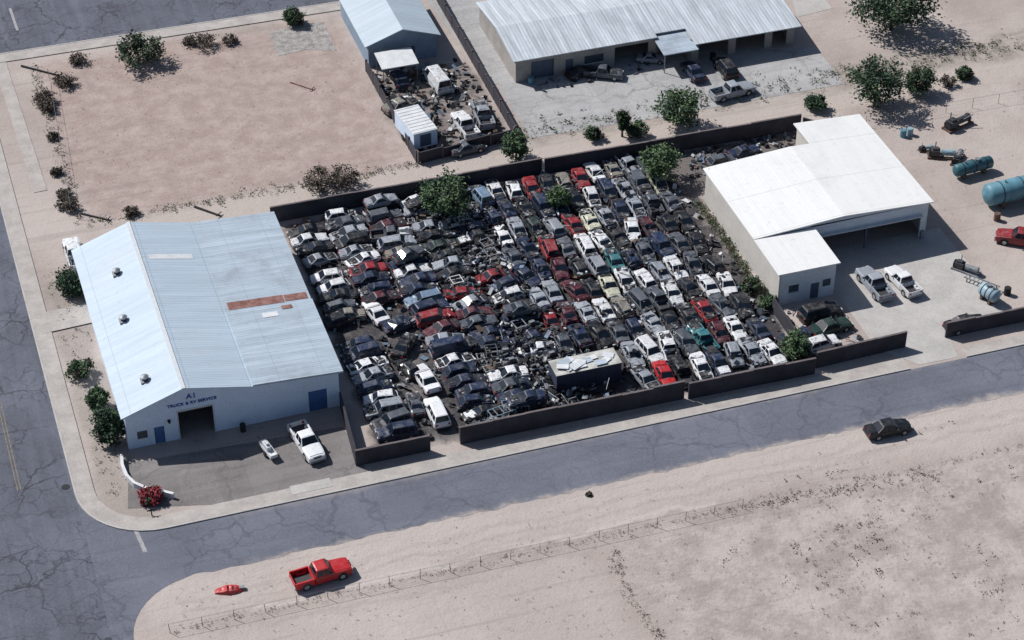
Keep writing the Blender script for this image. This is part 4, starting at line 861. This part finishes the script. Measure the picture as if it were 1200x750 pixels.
# ---------------------------------------------------------------- tanks and machinery
M['teal']=mat('weathered_teal_tank',(.10,.24,.31),.5,.3,.7); M['teal2']=mat('pale_blue_tank',(.28,.40,.48),.5,.2,.8)
def tank(px,py,L,r,rz,label,m_,zc=None):
    q=P(px,py); o=thing('storage_tank',label,'tank',(q.x,q.y,0),rz); zc=zc or r+.35; n=24
    g=MB(); pr=[(-L/2-.45*r,.02),(-L/2-.36*r,.5*r),(-L/2-.2*r,.8*r),(-L/2,r),(L/2,r),(L/2+.2*r,.8*r),(L/2+.36*r,.5*r),(L/2+.45*r,.02)]
    vs=[];fs=[]
    for x,rr_ in pr:
        for k in range(n): a=2*PI*k/n; vs.append((x,math.cos(a)*rr_,zc+math.sin(a)*rr_))
    for i in range(len(pr)-1):
        for k in range(n): fs.append((i*n+k,i*n+(k+1)%n,(i+1)*n+(k+1)%n,(i+1)*n+k))
    g.add(vs,fs); link('shell',g.mesh('shell',m_,True),o)
    for x in (-L*.33,0,L*.33):
        g=MB(); g.cyl((x-.05,0,zc),(x+.05,0,zc),r+.03,n=24); link('band',g.mesh('band',M['dark']),o)
    for x in (-L*.3,L*.3):
        g=MB(); g.box(x-.15,x+.15,-r*.8,r*.8,0,zc-r*.6); link('saddle',g.mesh('saddle',M['rust']),o)
    g=MB(); g.cyl((L*.1,0,zc+r-.05),(L*.1,0,zc+r+.2),.3,n=14); link('hatch',g.mesh('hatch',M['steel']),o)
    g=MB(); g.cyl((-L*.25,0,zc+r-.05),(-L*.25,0,zc+r+.25),.1,n=8); link('vent_pipe',g.mesh('vent_pipe',M['steel']),o)
tank(1192,234,8.0,1.3,.05,'large teal horizontal tank at the right edge',M['teal'])
tank(1139,204,4.6,.75,.1,'smaller dark teal tank left of the large teal tank',mat('dark_teal_tank',(.03,.11,.14),.5,.3,.8))
tank(1158,352,1.9,.75,PI/2+.3,'pale blue tank beside the grey ladder rack',M['teal2'])
def machine(px,py,rz,label,s=1.0,cols=('steel','rust','pblue')):
    q=P(px,py); o=thing('machine_skid',label,'machine',(q.x,q.y,0),rz); o.scale=(s,s,s)
    g=MB()
    for y in(-.5,.5): g.box(-1.6,1.6,y-.07,y+.07,.05,.22)
    for x in(-1.5,0,1.5): g.box(x-.06,x+.06,-.5,.5,.07,.2)
    link('skid_frame',g.mesh('skid_frame',M[cols[1]]),o)
    g=MB(); g.box(-1.3,-.3,-.4,.4,.22,.95); g.box(-1.1,-.5,-.25,.25,.95,1.15); link('engine_block',g.mesh('engine_block',M['engine']),o)
    g=MB(); g.cyl((-.1,0,.6),(1.2,0,.6),.34,n=14); g.cyl((1.2,0,.6),(1.35,0,.6),.42,n=14); link('cylinder',g.mesh('cylinder',M[cols[2]]),o)
    g=MB(); g.cyl((-1.35,.0,.6),(-1.45,0,.6),.45,n=16); link('flywheel',g.mesh('flywheel',M['dark']),o)
    g=MB(); g.cyl((-.8,.3,1.0),(-.8,.3,1.7),.06,n=8); link('pipe',g.mesh('pipe',M[cols[0]]),o)
    g=MB(); g.cyl((.4,-.3,.8),(1.3,-.6,1.2),.05,n=6); link('pipe',g.mesh('pipe',M[cols[0]]),o)
machine(1122,148,.3,'dark engine skid at the far end of the tank lot',1.25,('steel','rust','engine'))
machine(1104,184,-.4,'grey pump skid left of the smaller teal tank',1.1); machine(1122,188,.8,'rusty pump skid touching the smaller teal tank',.9,('steel','rust','steel'))
machine(1132,318,-.9,'grey pump skid above the ladder rack',1.0,('steel','steel','steel')); machine(1085,176,0,'small blue pump left of the pump skids',.6)
q=P(1150,335); o=thing('ladder_rack','grey metal ladder rack standing beside the pale blue tank','rack',(q.x,q.y,0),-.95)
g=MB()
for sg in(-1,1): g.box(-2,2,sg*.35-.05,sg*.35+.05,.5,.6)
for i in range(9): g.box(-1.9+i*.47,-1.82+i*.47,-.35,.35,.52,.58)
link('ladder',g.mesh('ladder',M['steel']),o)
for x in(-1.6,1.6):
    for sg in(-1,1): g=MB(); g.box(x-.05,x+.05,sg*.35-.05,sg*.35+.05,0,.5); link('leg',g.mesh('leg',M['rust']),o)
for i,(px,py,cn,lb) in enumerate([(1058,160,'teal','small teal barrel beside the alley right of the warehouse'),(1066,158,'pblue','small pale blue barrel beside the teal one'),(1168,258,'rust','rusty barrel below the large teal tank'),(622,98,'teal','teal barrel at the left end of the concrete lot'),(1180,345,'dark','dark barrel right of the pale blue tank'),(835,70,'dark','dark barrel by the canopy post of corrugated warehouse')]):
    q=P(px,py); g=MB(); g.cyl((0,0,0),(0,0,.9),.38,n=14); g.cyl((0,0,.9),(0,0,.94),.34,n=14); g.cyl((0,0,.3),(0,0,.34),.4,n=14)
    o=link('barrel',g.mesh('barrel',M[cn])); o.location=q; tag(o,lb,'barrel')
for i,(px,py,a) in enumerate([(588,492,.2),(604,484,-.15),(620,476,.1)]):
    q=P(px,py); o=thing('pipe_rack','pale blue pipe rack behind the street wall, %s of three from the gate'%ORD[i+1],'rack',(q.x,q.y,0.4),a)
    g=MB()
    for y in(-.6,.6):
        for z in(.15,.9): g.cyl((-1.3,y,z),(1.3,y,z),.05,n=6)
        for x in(-1.3,-.4,.5,1.3): g.cyl((x,y,-.4),(x,y,.9),.05,n=6)
    link('frame',g.mesh('frame',M['pblue']),o)
    for x in(-1.3,-.7,0,.7,1.3): g=MB(); g.cyl((x,-.6,.9),(x,.6,.9),.05,n=6); link('crossbar',g.mesh('crossbar',M['steel']),o)
print('OBJ',len(bpy.data.objects))
